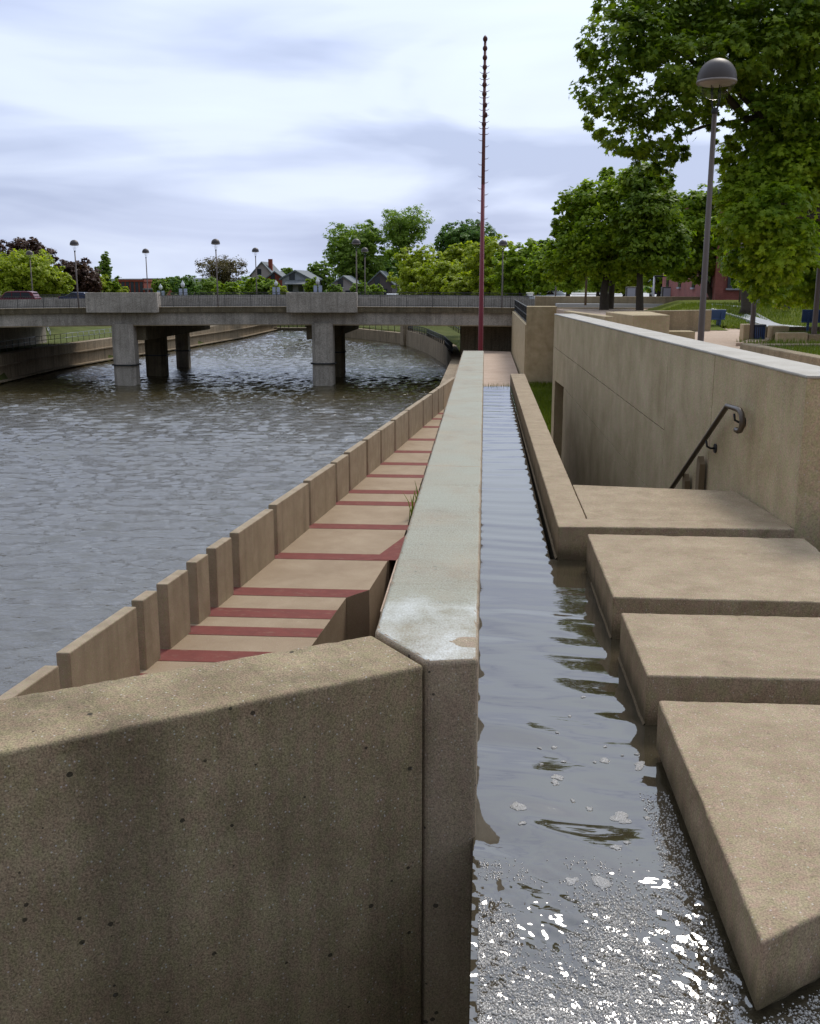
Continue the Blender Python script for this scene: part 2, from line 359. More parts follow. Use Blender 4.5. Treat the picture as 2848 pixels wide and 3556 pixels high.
def water(name, body, rough, ior, specs):
    m, t, p = new_mat(name); P = pos(t); h = None
    for sc, stretch, amp in specs:
        n = math_(t, 'MULTIPLY', noise(t, mapping(t, P, stretch), sc, 3, .6, .3), amp)
        h = n if h is None else math_(t, 'ADD', h, n)
    n = noise(t, P, .12, 3)
    t.links.new(mix(t, n, tuple(q*.8 for q in body), tuple(q*1.2 for q in body)), p.inputs['Base Color'])
    p.inputs['Roughness'].default_value = rough; p.inputs['IOR'].default_value = ior
    if h is not None: bump(t, p, h, 1., 1.)
    return m
M['river'] = water('river_water', (.058, .046, .020),   .04, 2.3, [(3.6, (1, 1.7, 1), .046), (10., (1, 1.5, 1), .010)])
M['channel'] = water('channel_water', (.055, .044, .026), .03, 2.4, [(5., (.35, 2.2, 1), .0012)])
m_, t_, p_ = new_mat('clear_glass'); tb_ = t_.nodes.new('ShaderNodeBsdfTransparent'); gb_ = t_.nodes.new('ShaderNodeBsdfGlossy'); gb_.inputs['Roughness'].default_value = .05
mx_ = t_.nodes.new('ShaderNodeMixShader'); fr_ = t_.nodes.new('ShaderNodeLayerWeight'); fr_.inputs[0].default_value = .25; t_.links.new(math_(t_, 'MULTIPLY', fr_.outputs['Facing'], .16), mx_.inputs[0])
t_.links.new(tb_.outputs[0], mx_.inputs[1]); t_.links.new(gb_.outputs[0], mx_.inputs[2]); t_.links.new(mx_.outputs[0], t_.nodes['Material Output'].inputs[0]); M['glass'] = m_
m_, t_, p_ = new_mat('foam_bubble'); p_.inputs['Base Color'].default_value = (.44, .41, .37, 1); p_.inputs['Roughness'].default_value = .12; p_.inputs['IOR'].default_value = 1.9; M['bubble'] = m_
m_, t_, p_ = new_mat('foam_patch'); nb = noise(t_, pos(t_), 260, 2, .6); t_.links.new(ramp(t_, nb, [(.35, (.17, .165, .15)), (.6, (.46, .45, .44))]), p_.inputs['Base Color'])
p_.inputs['Roughness'].default_value = .25; bump(t_, p_, nb, .8, .004); M['foam'] = m_
# ------------------------------------------------------------------ numpy value noise
rng = np.random.default_rng(7)
_lat = rng.random((256, 256))
def vnoise(x, y):
    xi = np.floor(x).astype(int); yi = np.floor(y).astype(int); fx = x - xi; fy = y - yi
    fx = fx*fx*(3 - 2*fx); fy = fy*fy*(3 - 2*fy); A = lambda i, j: _lat[(xi + i) % 256, (yi + j) % 256]
    return (A(0,0)*(1-fx) + A(1,0)*fx)*(1-fy) + (A(0,1)*(1-fx) + A(1,1)*fx)*fy
def fbm(x, y, o=4):
    s = 0; a = .5
    for _ in range(o): s = s + a*vnoise(x, y); x = x*2.03 + 17; y = y*2.03 + 5; a *= .5
    return s
def grid(xs, ys, zf):
    X, Y = np.meshgrid(xs, ys); Z = zf(X, Y); V = np.stack([X.ravel(), Y.ravel(), Z.ravel()], 1); nx = len(xs); ny = len(ys)
    i = (np.arange(ny-1)[:, None]*nx + np.arange(nx-1)[None, :]).ravel()
    return V, np.stack([i, i+1, i+nx+1, i+nx], 1)
# ================================================================== SETTING
WZ, LZ = -7.9, -4.7                       # river level, level of the riverside ledge and lower walk
river_poly = [(-46, -40), (-46, 90), (-47.2, 109), (-46.2, 127), (-44, 145), (-42, 175), (-42, 208), (-25.5, 208), (-25, 185), (-12, 163), (-10.6, 157.5),
              (-6.4, 140), (-3, 120), (-1.9, 100), (-2.0, 53), (-5.9, 15.6), (-7.6, 0), (-10, -40)]
def seg_dist(X, Y, poly):
    D = np.full(X.shape, 1e9); inside = np.zeros(X.shape, bool); n = len(poly)
    for i in range(n):
        x0, y0 = poly[i]; x1, y1 = poly[(i+1) % n]; dx, dy = x1-x0, y1-y0
        t = np.clip(((X-x0)*dx + (Y-y0)*dy)/(dx*dx+dy*dy), 0, 1); D = np.minimum(D, np.hypot(X-x0-t*dx, Y-y0-t*dy))
        c = ((y0 > Y) != (y1 > Y)); xx = x0 + (Y-y0)*dx/(dy if abs(dy) > 1e-9 else 1e-9); inside ^= c & (X < xx)
    return D, inside
def ss(t): t = np.clip(t, 0, 1); return t*t*(3-2*t)
def land_z(X, Y):
    D, ins = seg_dist(X, Y, river_poly)
    left = -5.35 + 3.6*ss((D-7)/26); far = -6.2 + 4.7*ss((D-4)/14)
    right = -6.25 + 5.0*ss((D-7)/16)
    z = np.where(X < -28, left, right); z = np.where(Y > 205, far, z)
    z = np.where((X > -12) & (Y < 56), -9, np.where((X > -12) & (Y < 88), -5.2, z))
    z = z + .25*(fbm(X*.12, Y*.12) - .5)*(D > 6)
    return np.where(ins, -9.5, np.where(D < .6, -9.5, z))
xs = np.unique(np.concatenate([[-3000, -1200, -500, -260], np.arange(-170, 120, 1.5), [180, 320, 600, 1500, 3000]]))
ys = np.unique(np.concatenate([[-300, -100, -40, -10], np.arange(0, 260, 1.5), [290, 340, 450, 700, 1400, 4000]]))
V, F = grid(xs, ys, land_z)
tag(raw_mesh('terrain', V, F, M['land'], smooth=True), kind='structure')
# low ridge on the horizon
V, F = grid(np.linspace(-900, 900, 120), np.linspace(900, 1100, 8), lambda X, Y: -2 + (5.0 + 3.0*fbm(X*.012, Y*.01))*np.sin(np.clip((Y-900)/200, 0, 1)*np.pi)**.6)
tag(raw_mesh('hills', V, F, plain('far_hills', (.055, .075, .075), 1., var=.3, scale=.05), smooth=True), kind='structure')
# river: short wind waves as real geometry
_wd = [(rng.normal(R(96), .42), 10**rng.uniform(-.25, .22), rng.uniform(0, 6.28)) for _ in range(34)]
def river_z(X, Y):
    Z = np.zeros(X.shape)
    for a, L, ph in _wd: Z += .0072*L**.85*np.sin((X*math.cos(a) + Y*math.sin(a))*6.283/L + ph + 1.5*np.sin(X*.23 + ph) + np.sin(Y*.17 + 2*ph))
    return WZ + Z*(.55 + .9*fbm(X*.07, Y*.05, 3))
xs = np.arange(-52, 2, .22); ys = np.concatenate([np.arange(-10, 15, 1.), np.arange(15, 60, .16), np.arange(60, 130, .26), np.arange(130, 212, .5)])
V, F = grid(xs, ys, river_z)
tag(raw_mesh('river', V, F, M['river'], smooth=True), kind='structure')
# upper plaza, lower walk, lawns, street
PL = [(2.43, -6), (2.43, 6.9), (1.70, 20.0), (2.30, 30.2), (3.3, 32), (4.4, 36), (4.4, 64.4), (60, 64.4), (60, -6)]
def ground_patch(name, poly, z0, z1, mat): return tag(MB().prism(poly, z0, z1).build(name, mat), kind='structure')
ground_patch('pavement', PL, -5.6, 0, M['paving'])
ground_patch('pavement', [(-4.2, -4), (-.05, -4), (-.05, 1.2), (-4.2, .2)], -1.2, -.004, M['conc_slab'])
ground_patch('path', [(-1.95, 19.0), (2.45, 19.0), (2.45, 96), (-1.95, 98)], -6.5, LZ, M['paving'])
ground_patch('lawn', [(2.45, 19.0), (4.4, 19.0), (4.4, 66), (2.45, 66)], -6.5, LZ + .03, M['grass'])
# ================================================================== FOREGROUND WALLS
wb = MB().prism([(-.37, 3.404), (-.171, 3.118), (-.003, 3.155), (0, 18.48), (-.373, 18.48)], -6, .4).build('parapet_wall', M['conc_top'], bevel=.017, seg=3)
tag(wb, 'long low concrete wall with pale filmed top running away between river ledge and water channel', 'wall')
wa = MB().prism([(-.376, 3.396), (-.177, 3.110), (-1.256, 2.404), (-4.4, .33), (-4.55, .82), (-1.422, 2.753)], -6, .389).build('parapet_wall', M['conc_old'], bevel=.013, seg=3)
tag(wa, 'thick dark brown pitted concrete wall angled across the lower left foreground', 'wall')
def roughen(o, origin, direc, spans, zcuts, amp, zmin=.2):
    bm = bmesh.new(); bm.from_mesh(o.data); d = Vector(direc).normalized(); og = Vector(origin)
    for z in zcuts: bmesh.ops.bisect_plane(bm, geom=bm.verts[:] + bm.edges[:] + bm.faces[:], plane_co=(0, 0, z), plane_no=(0, 0, 1), dist=1e-5)
    for a, b, st in spans:
        for t in np.arange(a, b, st): bmesh.ops.bisect_plane(bm, geom=bm.verts[:] + bm.edges[:] + bm.faces[:], plane_co=og + d*float(t), plane_no=d, dist=1e-5)
    from mathutils import noise as mn
    for v in bm.verts:
        if v.co.z < zmin: continue
        p = v.co; n = mn.noise(p*22) * .6 + mn.noise(p*55)*.5; chip = max(0., mn.noise(p*9 + Vector((3, 1, 7))) - .35)*3.
        v.co = p - Vector((v.normal.x, v.normal.y, v.normal.z))*amp*(n*.8 + chip)
    for f in bm.faces: f.smooth = abs(f.normal.z) < .97 and f.normal.z > .1
    bm.to_mesh(o.data); bm.free()
roughen(wa, (-.3, 3.2, 0), (-.835, -.55, 0), ((.02, 2.6, .018),), (.30, .345), .005)
roughen(wb, (0, 3.1, 0), (0, 1, 0), ((.02, 3.0, .025), (3.0, 15.3, .09)), (.30, .36), .0045)
# ------------------------------------------------------------------ water channel
ground_patch('channel_bed', [(0.002, -1.5), (2.42, -1.5), (2.42, 6.70), (.478, 6.70), (.478, 18.44), (.002, 18.44)], -5.9, -.75, M['conc_dark'])
def chan_z(X, Y):
    t = ss((3.25 - Y)/.75)
    env = .25 + .75*fbm(X*.6, Y*1.1, 2)
    Z = env*(.0019*np.sin(Y*15 + 3*np.sin(Y*1.3) + .5*np.sin(X*5)) + .0010*np.sin(Y*27 + 2.7*np.sin(X*3 + Y*.8))) + .0026*(fbm(X*1.6, Y*3.2) - .5)
    mid = ss((6.6 - Y)/2.2)
    Z = Z + mid*.058*(fbm(X*2.0 + 3, Y*4.4 + X*1.2, 2) - .4)*(.3 + .7*ss((fbm(X*1.1 + 7, Y*1.6, 2) - .3)/.25))
    # turbulent foam water below the inlet
    r1 = 1 - np.abs(2*fbm(X*9 + 1, Y*12 + X*4, 4)/.94 - 1); r2 = 1 - np.abs(2*fbm(X*30 + 9, Y*38 + X*12, 3)/.88 - 1)
    return -.23 + Z + t*(.019*(r1 - .6) + .005*(r2 - .6))
xs = np.unique(np.concatenate([np.arange(-.01, .76, .008), np.arange(.76, 2.44, .05)])); ys = np.unique(np.concatenate([np.arange(-1.5, 1.4, .03), np.arange(1.4, 3.7, .008), np.arange(3.7, 6.72, .016)]))
V, F = grid(xs, ys, chan_z)
xs2 = np.arange(-.01, .50, .03); ys2 = np.arange(ys[-1], 18.45, .018); V2, F2 = grid(xs2, ys2, chan_z)
mV, mF = [], []
for (ax, ay), (bx, by) in (((.479, 18.4), (.514, 6.73)), ((.690, 6.52), (.692, 5.15)), ((.699, 4.89), (.701, 4.064))):
    n = int(abs(by-ay)/.05) + 2; b0 = sum(len(q) for q in mV)
    tt = np.linspace(0, 1, n); X_m = ax + (bx-ax)*tt; Y_m = ay + (by-ay)*tt; Zm = chan_z(X_m, Y_m)
    for q, (dx_m, dz_m) in enumerate(((-.011, -.002), (-.006, .0015), (-.002, .0065), (.003, .011))): mV.append(np.stack([X_m + dx_m, Y_m, Zm + dz_m], 1))
    for q in range(3):
        for i in range(n-1): mF.append([b0 + q*n + i, b0 + q*n + i + 1, b0 + (q+1)*n + i + 1, b0 + (q+1)*n + i])
V3 = np.concatenate(mV); F3 = np.array(mF) + len(V) + len(V2)
tag(raw_mesh('channel_water', np.concatenate([V, V2, V3]), np.concatenate([F, F2 + len(V), F3]), M['channel'], smooth=True), kind='structure')
# foam: thousands of small bubbles and a few drifting patches
n0 = 170000; px = rng.uniform(.01, .98, n0); py = rng.uniform(1.5, 3.6, n0)
edge = .70 - px
dens = np.clip((fbm(px*5 + 3, py*6 + px*2, 4) - .40)*4.5, 0, 1)*ss((3.08 - py)/.55) + 1.0*np.clip(fbm(px*9, py*9, 3)-.3, 0, 1)*(np.abs(edge - .05) < .055)*ss((3.55 - py)/.2)
dens = np.maximum(dens, ss((2.62 - py)/.45)*np.clip((fbm(px*6, py*7) - .24)*4, 0, 1))
dens = np.where(px > .70, ss((2.3 + (px - .7)*.7 - py)/.12)*.8, dens)
k = rng.random(n0) < dens*.75; px, py = px[k], py[k]; nb = len(px)
rad = .0013 + .0032*rng.random(nb)**2.6
ring = 7; dome = [(0, 1.)] + []
uv = np.array([[math.cos(2*math.pi*i/ring)*math.cos(e), math.sin(2*math.pi*i/ring)*math.cos(e), math.sin(e)] for e in (-.25, .5) for i in range(ring)] + [[0, 0, 1.]])
Fb = np.array([(i, (i+1) % ring, ring + (i+1) % ring, ring + i) for i in range(ring)] + [(ring + i, ring + (i+1) % ring, 2*ring, 2*ring) for i in range(ring)])
pz = chan_z(px, py) + .0005
V = (np.stack([px, py, pz], 1)[:, None, :] + uv[None]*rad[:, None, None]).reshape(-1, 3)
T3 = []
for f in Fb.tolist():
    if f[2] == f[3]: T3.append(f[:3])
    else: T3 += [[f[0], f[1], f[2]], [f[0], f[2], f[3]]]
T3 = np.array(T3); F = (np.arange(nb)[:, None, None]*len(uv) + T3[None]).reshape(-1, 3)
V_b, F_b = V, F
PV, PF = [], []
def foam_patch(cx, cy, a, b, rot, seed):
    r = random.Random(seed); k = 18; base = sum(len(q) for q in PV); vs = []
    prof = [.25 + 1.2*r.random() for _ in range(k)]; prof = [(prof[i-1] + 2*prof[i] + prof[(i+1) % k])/4 for i in range(k)]
    for s, h in ((1, 0.0), (.85, .0018), (.4, .0022)):
        for i in range(k):
            t = 2*math.pi*i/k; x, y = a*prof[i]*s*math.cos(t), b*prof[i]*s*math.sin(t)
            X, Y = cx + x*math.cos(rot) - y*math.sin(rot), cy + x*math.sin(rot) + y*math.cos(rot); vs.append((X, Y, float(chan_z(np.array(X), np.array(Y))) + .001 + h))
    c = np.array(vs[2*k:]).mean(0); vs.append(tuple(c)); PV.append(np.array(vs))
    for q in range(2):
        for i in range(k):
            a0, a1, b0, b1 = q*k + i, q*k + (i+1) % k, (q+1)*k + i, (q+1)*k + (i+1) % k
            PF.extend([[base + a0, base + a1, base + b1], [base + a0, base + b1, base + b0]])
    for i in range(k): PF.append([base + 2*k + i, base + 2*k + (i+1) % k, base + 3*k])
for i, (fx, fy, s) in enumerate([(1797, 2802, 1.25), (1938, 2700, 1.2), (1930, 2720, .8), (2102, 2637, 1.1), (2222, 2655, 1.5), (2155, 2830, 1.6), (2170, 2842, 1.1), (2050, 2800, .9), (2245, 2836, .7),
        (1815, 2860, .8), (1990, 2775, .5), (2178, 2930, .6), (2150, 2945, .5), (1875, 2590, .5), (1924, 2590, .6), (1958, 2640, .5), (2025, 2425, .6), (1980, 2485, .4), (2215, 2617, .5), (2160, 2620, .4), (2140, 2950, .8), (1990, 3055, 1.2), (2090, 3070, 1.5), (2065, 2640, .4), (1880, 2652, .4), (1935, 2545, .4), (2100, 2590, .4)]):
    q = PZ(fx, fy, -.23); foam_patch(q[0], q[1], .020*s, .016*s*1.5, i*1.3, i)
PV = np.concatenate(PV); PF = np.array(PF) + len(V_b)
mi = np.concatenate([np.zeros(len(F_b), int), np.ones(len(PF), int)])
fo = raw_mesh('foam', np.concatenate([V_b, PV]), np.concatenate([F_b, PF]), [M['bubble'], M['foam']], smooth=True, mi=mi)
tag(fo, 'white bubbly foam floating on the channel water beside the nearest slab', 'foam', kind='stuff')
# ------------------------------------------------------------------ stepping slabs across the channel
def slab(poly, label, bot=-.32):
    cx = sum(p[0] for p in poly)/len(poly); cy = sum(p[1] for p in poly)/len(poly)
    e = empty('stepping_slab', (cx, cy, 0), label, 'slab', 'stepping slabs beside the channel')
    o = MB().prism(poly, bot, 0).build('slab_top', M['conc_slab'], e, bevel=.009, seg=2, fix=True)
    ys_ = [p[1] for p in poly]; roughen(o, (.6, 0, 0), (1, 0, 0), ((.1, 1.46, .028),), (-.05, -.1), 0., 9)
    roughen(o, (0, 0, 0), (0, 1, 0), ((min(ys_) + .02, max(ys_), .028),), (), .0045, -.08)
    q = [(cx + (p[0]-cx)*.975, cy + (p[1]-cy)*.96) for p in poly]
    MB().prism(q, -.9, bot - .0005).build('pedestal', M['conc_dark'], e, fix=True)
slab([(.690, 6.52), (2.065, 6.50), (2.065, 5.14), (.692, 5.15)], 'stepping slab nearest the stair landing, longest of the square ones')
slab([(.699, 4.893), (2.065, 4.893), (2.065, 4.075), (.701, 4.064)], 'narrow stepping slab in the middle between two larger slabs')
slab([(.704, 3.805), (2.065, 3.815), (2.065, 3.262), (.712, 2.295)], 'nearest stepping slab with a slanted front edge beside the foam', -.205)
# ------------------------------------------------------------------ landing with the low channel wall, stairs down
e = empty('stair_landing', (1.3, 7.4, 0), 'concrete stair landing joined to the long low wall edging the channel', 'landing')
MB().prism([(.515, 6.715), (2.076, 6.75), (2.076, 6.965), (.728, 6.965), (.735, 18.44), (.479, 18.44)], -5.6, 0).build('curb_wall', M['conc_slab'], e, bevel=.010, fix=True)
roughen(children(e)[0], (0, 0, 0), (0, 1, 0), ((6.74, 11, .04), (11, 18.4, .12)), (-.05,), 0., 9); roughen(children(e)[0], (0, 0, 0), (1, 0, 0), ((.76, 2.05, .04),), (), .005, -.08)
MB().prism([(.735, 6.972), (2.073, 6.972), (1.985, 8.03), (.735, 8.2)], -5.6, -.004).build('floor_slab', M['conc_slab'], e, bevel=.006, fix=True)
st = MB()
for i in range(27):
    y = 8.12 + .273*i; st.prism([(.738, y), (2.0 - .0575*(y-8), y), (2.0 - .0575*(y-8), y + .272), (.738, y + .272)], -5.6, -.172*(i+1))
tag(st.build('staircase', M['conc_slab']), 'concrete stairs going down behind the landing beside the handrail wall', 'stairs')
ground_patch('lower_court', [(.738, 15.5), (1.56, 15.5), (1.30, 19.0), (.738, 19.0)], -6.5, LZ - .004, M['paving'])
# ------------------------------------------------------------------ stair wall with handrail
A = Vector((2.084, 6.785, 0)); B = Vector((1.329, 19.917, 0)); tv = (B - A).normalized(); nv = Vector((tv.y, -tv.x, 0))   # nv points away from the stairs
Ln = (B - A).length; S = lambda Y: (Y - A.y)/tv.y
e = empty('stair_wall', A, 'tall concrete wall beside the stairs with a dark doorway and brown handrail', 'wall')
zt = .99; zb = -5.2; gp = .006; dz = -.22; d0, d1 = S(18.3), S(19.55)
fc = MB(); g1 = lambda s: .09 + (.39 - .09)*(s - S(9.94))/(S(19.7) - S(9.94)); v1, v2 = S(10.6), S(8.92)
g2 = lambda s: -.61 + (.28)*(s - S(11.29))/(S(16.39) - S(11.29))
for poly in ([(0, zb), (v2-gp, zb), (v2-gp, zt), (0, zt)], [(v2+gp, zb), (v1-gp*.6, zb), (v1-gp*.6, zt), (v2+gp, zt)],
             [(v1+gp*.6, g1(v1)+gp), (Ln, g1(Ln)+gp), (Ln, zt), (v1+gp*.6, zt)],
             [(v1+gp*.6, g2(v1)+.004), (d0, g2(d0)+.004), (d0, g1(d0)-gp), (v1+gp*.6, g1(v1)-gp)],
             [(d0, dz), (Ln, dz), (Ln, g1(Ln)-gp), (d0, g1(d0)-gp)],
             [(v1+gp*.6, zb), (d0, zb), (d0, min(dz, g2(d0)-.004)), (v1+gp*.6, g2(v1)-.004)], [(d1, zb), (Ln, zb), (Ln, dz), (d1, dz)]):
    fc.wallpoly(A, tv, nv, poly, .03)
fc.wallpoly(A + nv*.026, tv, nv, [(0.003, zb), (d0, zb), (d0, zt-.003), (.003, zt-.003)], .32)
fc.wallpoly(A + nv*.026, tv, nv, [(d0, dz), (Ln-.003, dz), (Ln-.003, zt-.003), (d0, zt-.003)], .32)
fc.wallpoly(A + nv*.026, tv, nv, [(d1, zb), (Ln-.003, zb), (Ln-.003, dz), (d1, dz)], .32)
fc.build('wall_body', M['conc_wall'], e, fix=True)
cap = MB(); cap.wallpoly(A - nv*.006 - tv*.006, tv, nv, [(0, zt), (Ln+.012, zt), (Ln+.012, zt+.022), (0, zt+.022)], .37)
cap.build('coping', M['coping'], e, bevel=.008, fix=True)
MB().wallpoly(A + nv*.24, tv, nv, [(d0, zb), (d1, zb), (d1, dz), (d0, dz)], .05).build('door', M['door_dark'], e, fix=True)  # dark panel painted as the unlit interior behind the open passage
def onw(Y, z, off): p = A + tv*S(Y) - nv*off; return (p.x, p.y, z)
hr = MB(); of = .085
arc = [onw(8.19, .648, of), onw(7.95, .655, of), onw(7.86, .652, of), onw(7.81, .628, of), onw(7.785, .58, of), onw(7.79, .535, of), onw(7.82, .505, of), onw(7.87, .495, of), onw(7.92, .498, of)]
hr.tube([onw(16.2, -4.28, of), onw(12, -1.68, of), onw(8.19, .648, of)] + arc[1:], .0215, 12)
h = hr.build('handrail', M['rail'], e, fix=True)
for yb, zb_ in ((8.0, .62), (8.72, .30), (10.6, -.84), (12.5, -2.0), (14.4, -3.17)):
    b = MB(); b.tube([onw(yb, zb_ - .01, of), onw(yb, zb_ - .06, of - .01), onw(yb, zb_ - .075, .045), onw(yb, zb_ - .075, .004)], .009, 8)
    b.tube([onw(yb, zb_ - .075, .012), onw(yb, zb_ - .075, .0)], .04, 12)
    o = b.build('bracket', M['dark_metal'], h)
for yb, zt_, wd in ((8.98, .07, .10), (9.44, -.17, .09)):
    b = MB(); p = Vector(onw(yb, 0, .02)); b.wallpoly(p - tv*wd/2, tv, -nv, [(0, -1.2), (wd, -1.2), (wd, zt_), (wd*.7, zt_ + .04), (0, zt_ - .02)], .05)
    b.build('tan_post', M['tan'], e, fix=True)
# ================================================================== RIVERSIDE LEDGE
e = empty('river_ledge', (-3.5, 30, LZ), 'concrete riverside ledge crossed by red painted strips below the long wall', 'ledge')
ly = [-4.0, 1.0, 5.5, 9.0, 12.67, 14.98, 16.07, 17.42, 18.46, 19.85, 22.71, 25.75, 28.66, 30.35, 33.0, 35.35, 38.0, 41.1, 44.85, 47.6, 49.65, 51.6]   # near ends of the red strips
XL = lambda y: -5.51 + .0972*(y - 15.62) - .03
XR_ = lambda y: -2.95 + (y - 17.2)*.085 if y < 19.8 else -2.35 + (y - 20.1)*.085
for i, y in enumerate(ly[:-1]):
    y1 = ly[i+1]; sw = min(.55, (y1-y)*.46)
    if y < 19.8: xr0, xr1 = XR_(y), XR_(min(y1, 19.79))
    elif y < 22: xr0, xr1 = -2.36, -2.15
    else: xr0, xr1 = XR_(y) + (.0 if y < 30 else .3), XR_(y1) + (.0 if y < 30 else .3)
    if y > 40: xr0, xr1 = max(xr0, XL(y) + .9), max(xr1, XL(y1) + .9)
    xr0s = xr0 if abs(y - 19.85) > .1 else -2.72
    xs_ = xr0 + (xr1-xr0)*sw/(y1-y)
    MB().prism([(XL(y) - .25, y), (xr0s, y), (xs_, y + sw), (xr1, y1 - .014), (XL(y1) - .25, y1 - .014)], -8.6, LZ).build('slab', M['conc_ledge'], e, fix=True)
    MB().prism([(XL(y) - .24, y + .003), (xr0s - .003, y + .003), (xs_ - .003, y + sw), (XL(y) - .24, y + sw)], LZ + .001, LZ + .004).build('red_strip', M['red'], e, fix=True)
q = [(-2.18, 22.85), (-1.94, 22.85), (-1.50, 25.3), (-1.83, 25.3)]
MB().prism([(-2.5, 22.80), (-1.95, 22.75), (-1.52, 25.2), (-1.9, 25.2)], LZ + .005, LZ + .009).build('red_strip', M['red'], e, fix=True)
MB().prism([(-1.945, 22.80), (-.5, 22.80), (-.5, 60), (-1.2, 60), (-1.3, 30), (-1.515, 25.2)], -8.6, LZ - .05).build('slab', M['conc_ledge'], e, fix=True)
MB().prism([(-4, -4), (-.38, -4), (-.38, 22.8), (-2.2, 22.8)], -8.6, -6.9).build('lower_floor', M['conc_dark'], e, fix=True)
# parapet panels on the river edge
pans = [(-4.0, .5), (1.0, 5.0), (5.5, 8.6), (9.0, 12.77), (13.19, 15.32), (15.64, 16.20), (16.64, 17.56), (18.0, 18.60), (19.03, 19.92), (20.38, 22.71), (23.08, 25.75), (26.1, 28.66), (29.04, 30.42), (30.72, 33.05), (33.37, 35.42), (35.7, 38.1), (38.38, 41.2), (41.46, 44.95), (45.2, 47.7), (47.97, 49.75), (49.99, 51.65), (51.9, 56.5)]
wid = {}
for i, (y0, y1) in enumerate(pans):
    x0 = -5.51 + .0972*(y0 - 15.64); x1 = x0 + .114*(y1 - y0); hgt = -3.51 + (.02 if i % 3 else 0)
    if y0 > 30: x1 = x0 + .1*(y1-y0)
    k = i - 3                                  # counted from the first one the photograph shows
    n = y1 - y0; shp = 'long' if n > 2.2 else 'short' if n < 1.1 else 'medium'
    ordn = ['first', 'second', 'third', 'fourth', 'fifth', 'sixth', 'seventh', 'eighth', 'ninth', 'tenth', 'eleventh', 'twelfth', 'thirteenth', 'fourteenth', 'fifteenth', 'sixteenth', 'seventeenth', 'eighteenth', 'nineteenth']
    if k < 0: lab = 'concrete parapet panel on the river ledge hidden behind the dark foreground wall'
    elif k == 0: lab = 'nearest visible parapet panel on the river ledge, cut by the left frame edge'
    else: lab = '%s parapet panel on the river ledge, %s counting from the nearest one away' % (shp, ordn[k])
    p = MB().prism([(x0 - .2, y0), (x0, y0), (x1, y1), (x1 - .2, y1)], -9, hgt).build('parapet_panel', M['conc_panel'], bevel=.018, seg=2)
    tag(p, lab, 'parapet panel', 'parapet panels along the river ledge')
# weeds on the ledge
def blades(name, pts, n, h, spread, mat, lean=.5):
    Vv, Ff = [], []
    for c in pts:
        for _ in range(n):
            a = rng.uniform(0, 6.28); r = spread*rng.random()**.7; b = np.array([c[0] + r*math.cos(a), c[1] + r*math.sin(a), c[2]])
            hh = h*(.4 + .8*rng.random()); L = lean*hh*rng.random(); a2 = rng.uniform(0, 6.28); wv = .012*np.array([math.cos(a2+1.57), math.sin(a2+1.57), 0])*(h/.3)
            mid = b + np.array([math.cos(a2)*L*.4, math.sin(a2)*L*.4, hh*.6]); tip = b + np.array([math.cos(a2)*L, math.sin(a2)*L, hh])
            k = len(Vv); Vv += [b-wv, b+wv, mid+wv*.7, mid-wv*.7, tip+wv*.1, tip-wv*.1]; Ff += [[k, k+1, k+2, k+3], [k+3, k+2, k+4, k+5]]
    return raw_mesh(name, np.array(Vv), np.array(Ff), mat)
tag(blades('weed_tuft', [(-1.66, 27.0, LZ), (-1.6, 27.4, LZ), (-1.56, 27.8, LZ), (-1.5, 28.2, LZ)], 30, .75, .34, M['grass_blade']), 'tall grassy weed tuft growing between the red strips and the long wall', 'weed')
tag(blades('weed_tuft', [(-1.72, 21.0, -6.9)], 26, 1.0, .12, M['grass_blade']), 'small weed in the shadowed gap below the stepped ledge corner', 'weed')
# ================================================================== LAMPS
def make_lamp(label, H=6.1):
    e = empty('street_lamp', (0, 0, 0), label, 'street lamp', 'dome street lamps')
    MB().tube([(0, 0, 0), (0, 0, .02), (0, 0, H - 1.02)], [.075, .072, .052], 14).build('pole', M['lamp_pole'], e)
    zc = H - .40; r = .40
    MB().lathe([(r*1.0, zc-.03)] + [(r*math.cos(a), zc + r*math.sin(a)) for a in np.linspace(0, 1.5, 10)] + [(.001, zc + r)], seg=28).build('dome', M['lamp_dome'], e)
    MB().lathe([(r*.98, zc-.08), (r*1.02, zc-.085), (r*1.02, zc-.032), (r*.98, zc-.032)], seg=28).build('band', M['lamp_band'], e)
    MB().lathe([(r*.97, zc-.075), (r*.72, zc-.12), (.16, zc-.13), (.001, zc-.13)], seg=28).build('reflector', M['lamp_band'], e)
    gl = MB().lathe([(r*.95*math.cos(a), zc - .082 - r*.95*math.sin(a)*.9) for a in np.linspace(0, 1.42, 9)], seg=28).build('glass_bowl', M['glass'], e)
    b = MB()
    for k in range(4):
        a = k*1.571 + .4; b.tube([(.05*math.cos(a), .05*math.sin(a), H - 1.03), (.10*math.cos(a), .10*math.sin(a), H - .86), (.12*math.cos(a), .12*math.sin(a), zc - .12)], .009, 6)
    b.lathe([(.055, H-1.08), (.07, H-1.06), (.07, H-.98), (.05, H-.96), (.001, H-.96)], seg=14)
    b.build('bracket', M['dark_metal'], e)
    return e
BY = lambda x: 95.5 + .07*(x + 15)         # near face of the bridge
DK = lambda x: -.62 - .00028*(x + 18)**2   # crowned deck
lamps = []
p = PY(2432, 1203, 23.0); lamps.append((p[0], 23.0, 0, 'large street lamp on the plaza with bronze dome in front of the big maple'))
p = PZ(2609, 1187, 0); lamps.append((p[0], p[1], 0, 'street lamp whose pole stands beside the navy bin, head hidden in leaves'))
p = PZ(2824, 1195, 0); lamps.append((p[0], p[1], 0, 'street lamp pole at the right edge in front of the blue bench'))
p = PY(2709, 1111, 45.8); lamps.append((p[0], 45.8, 0.35, 'far plaza lamp pole near the street, top lost in foliage'))
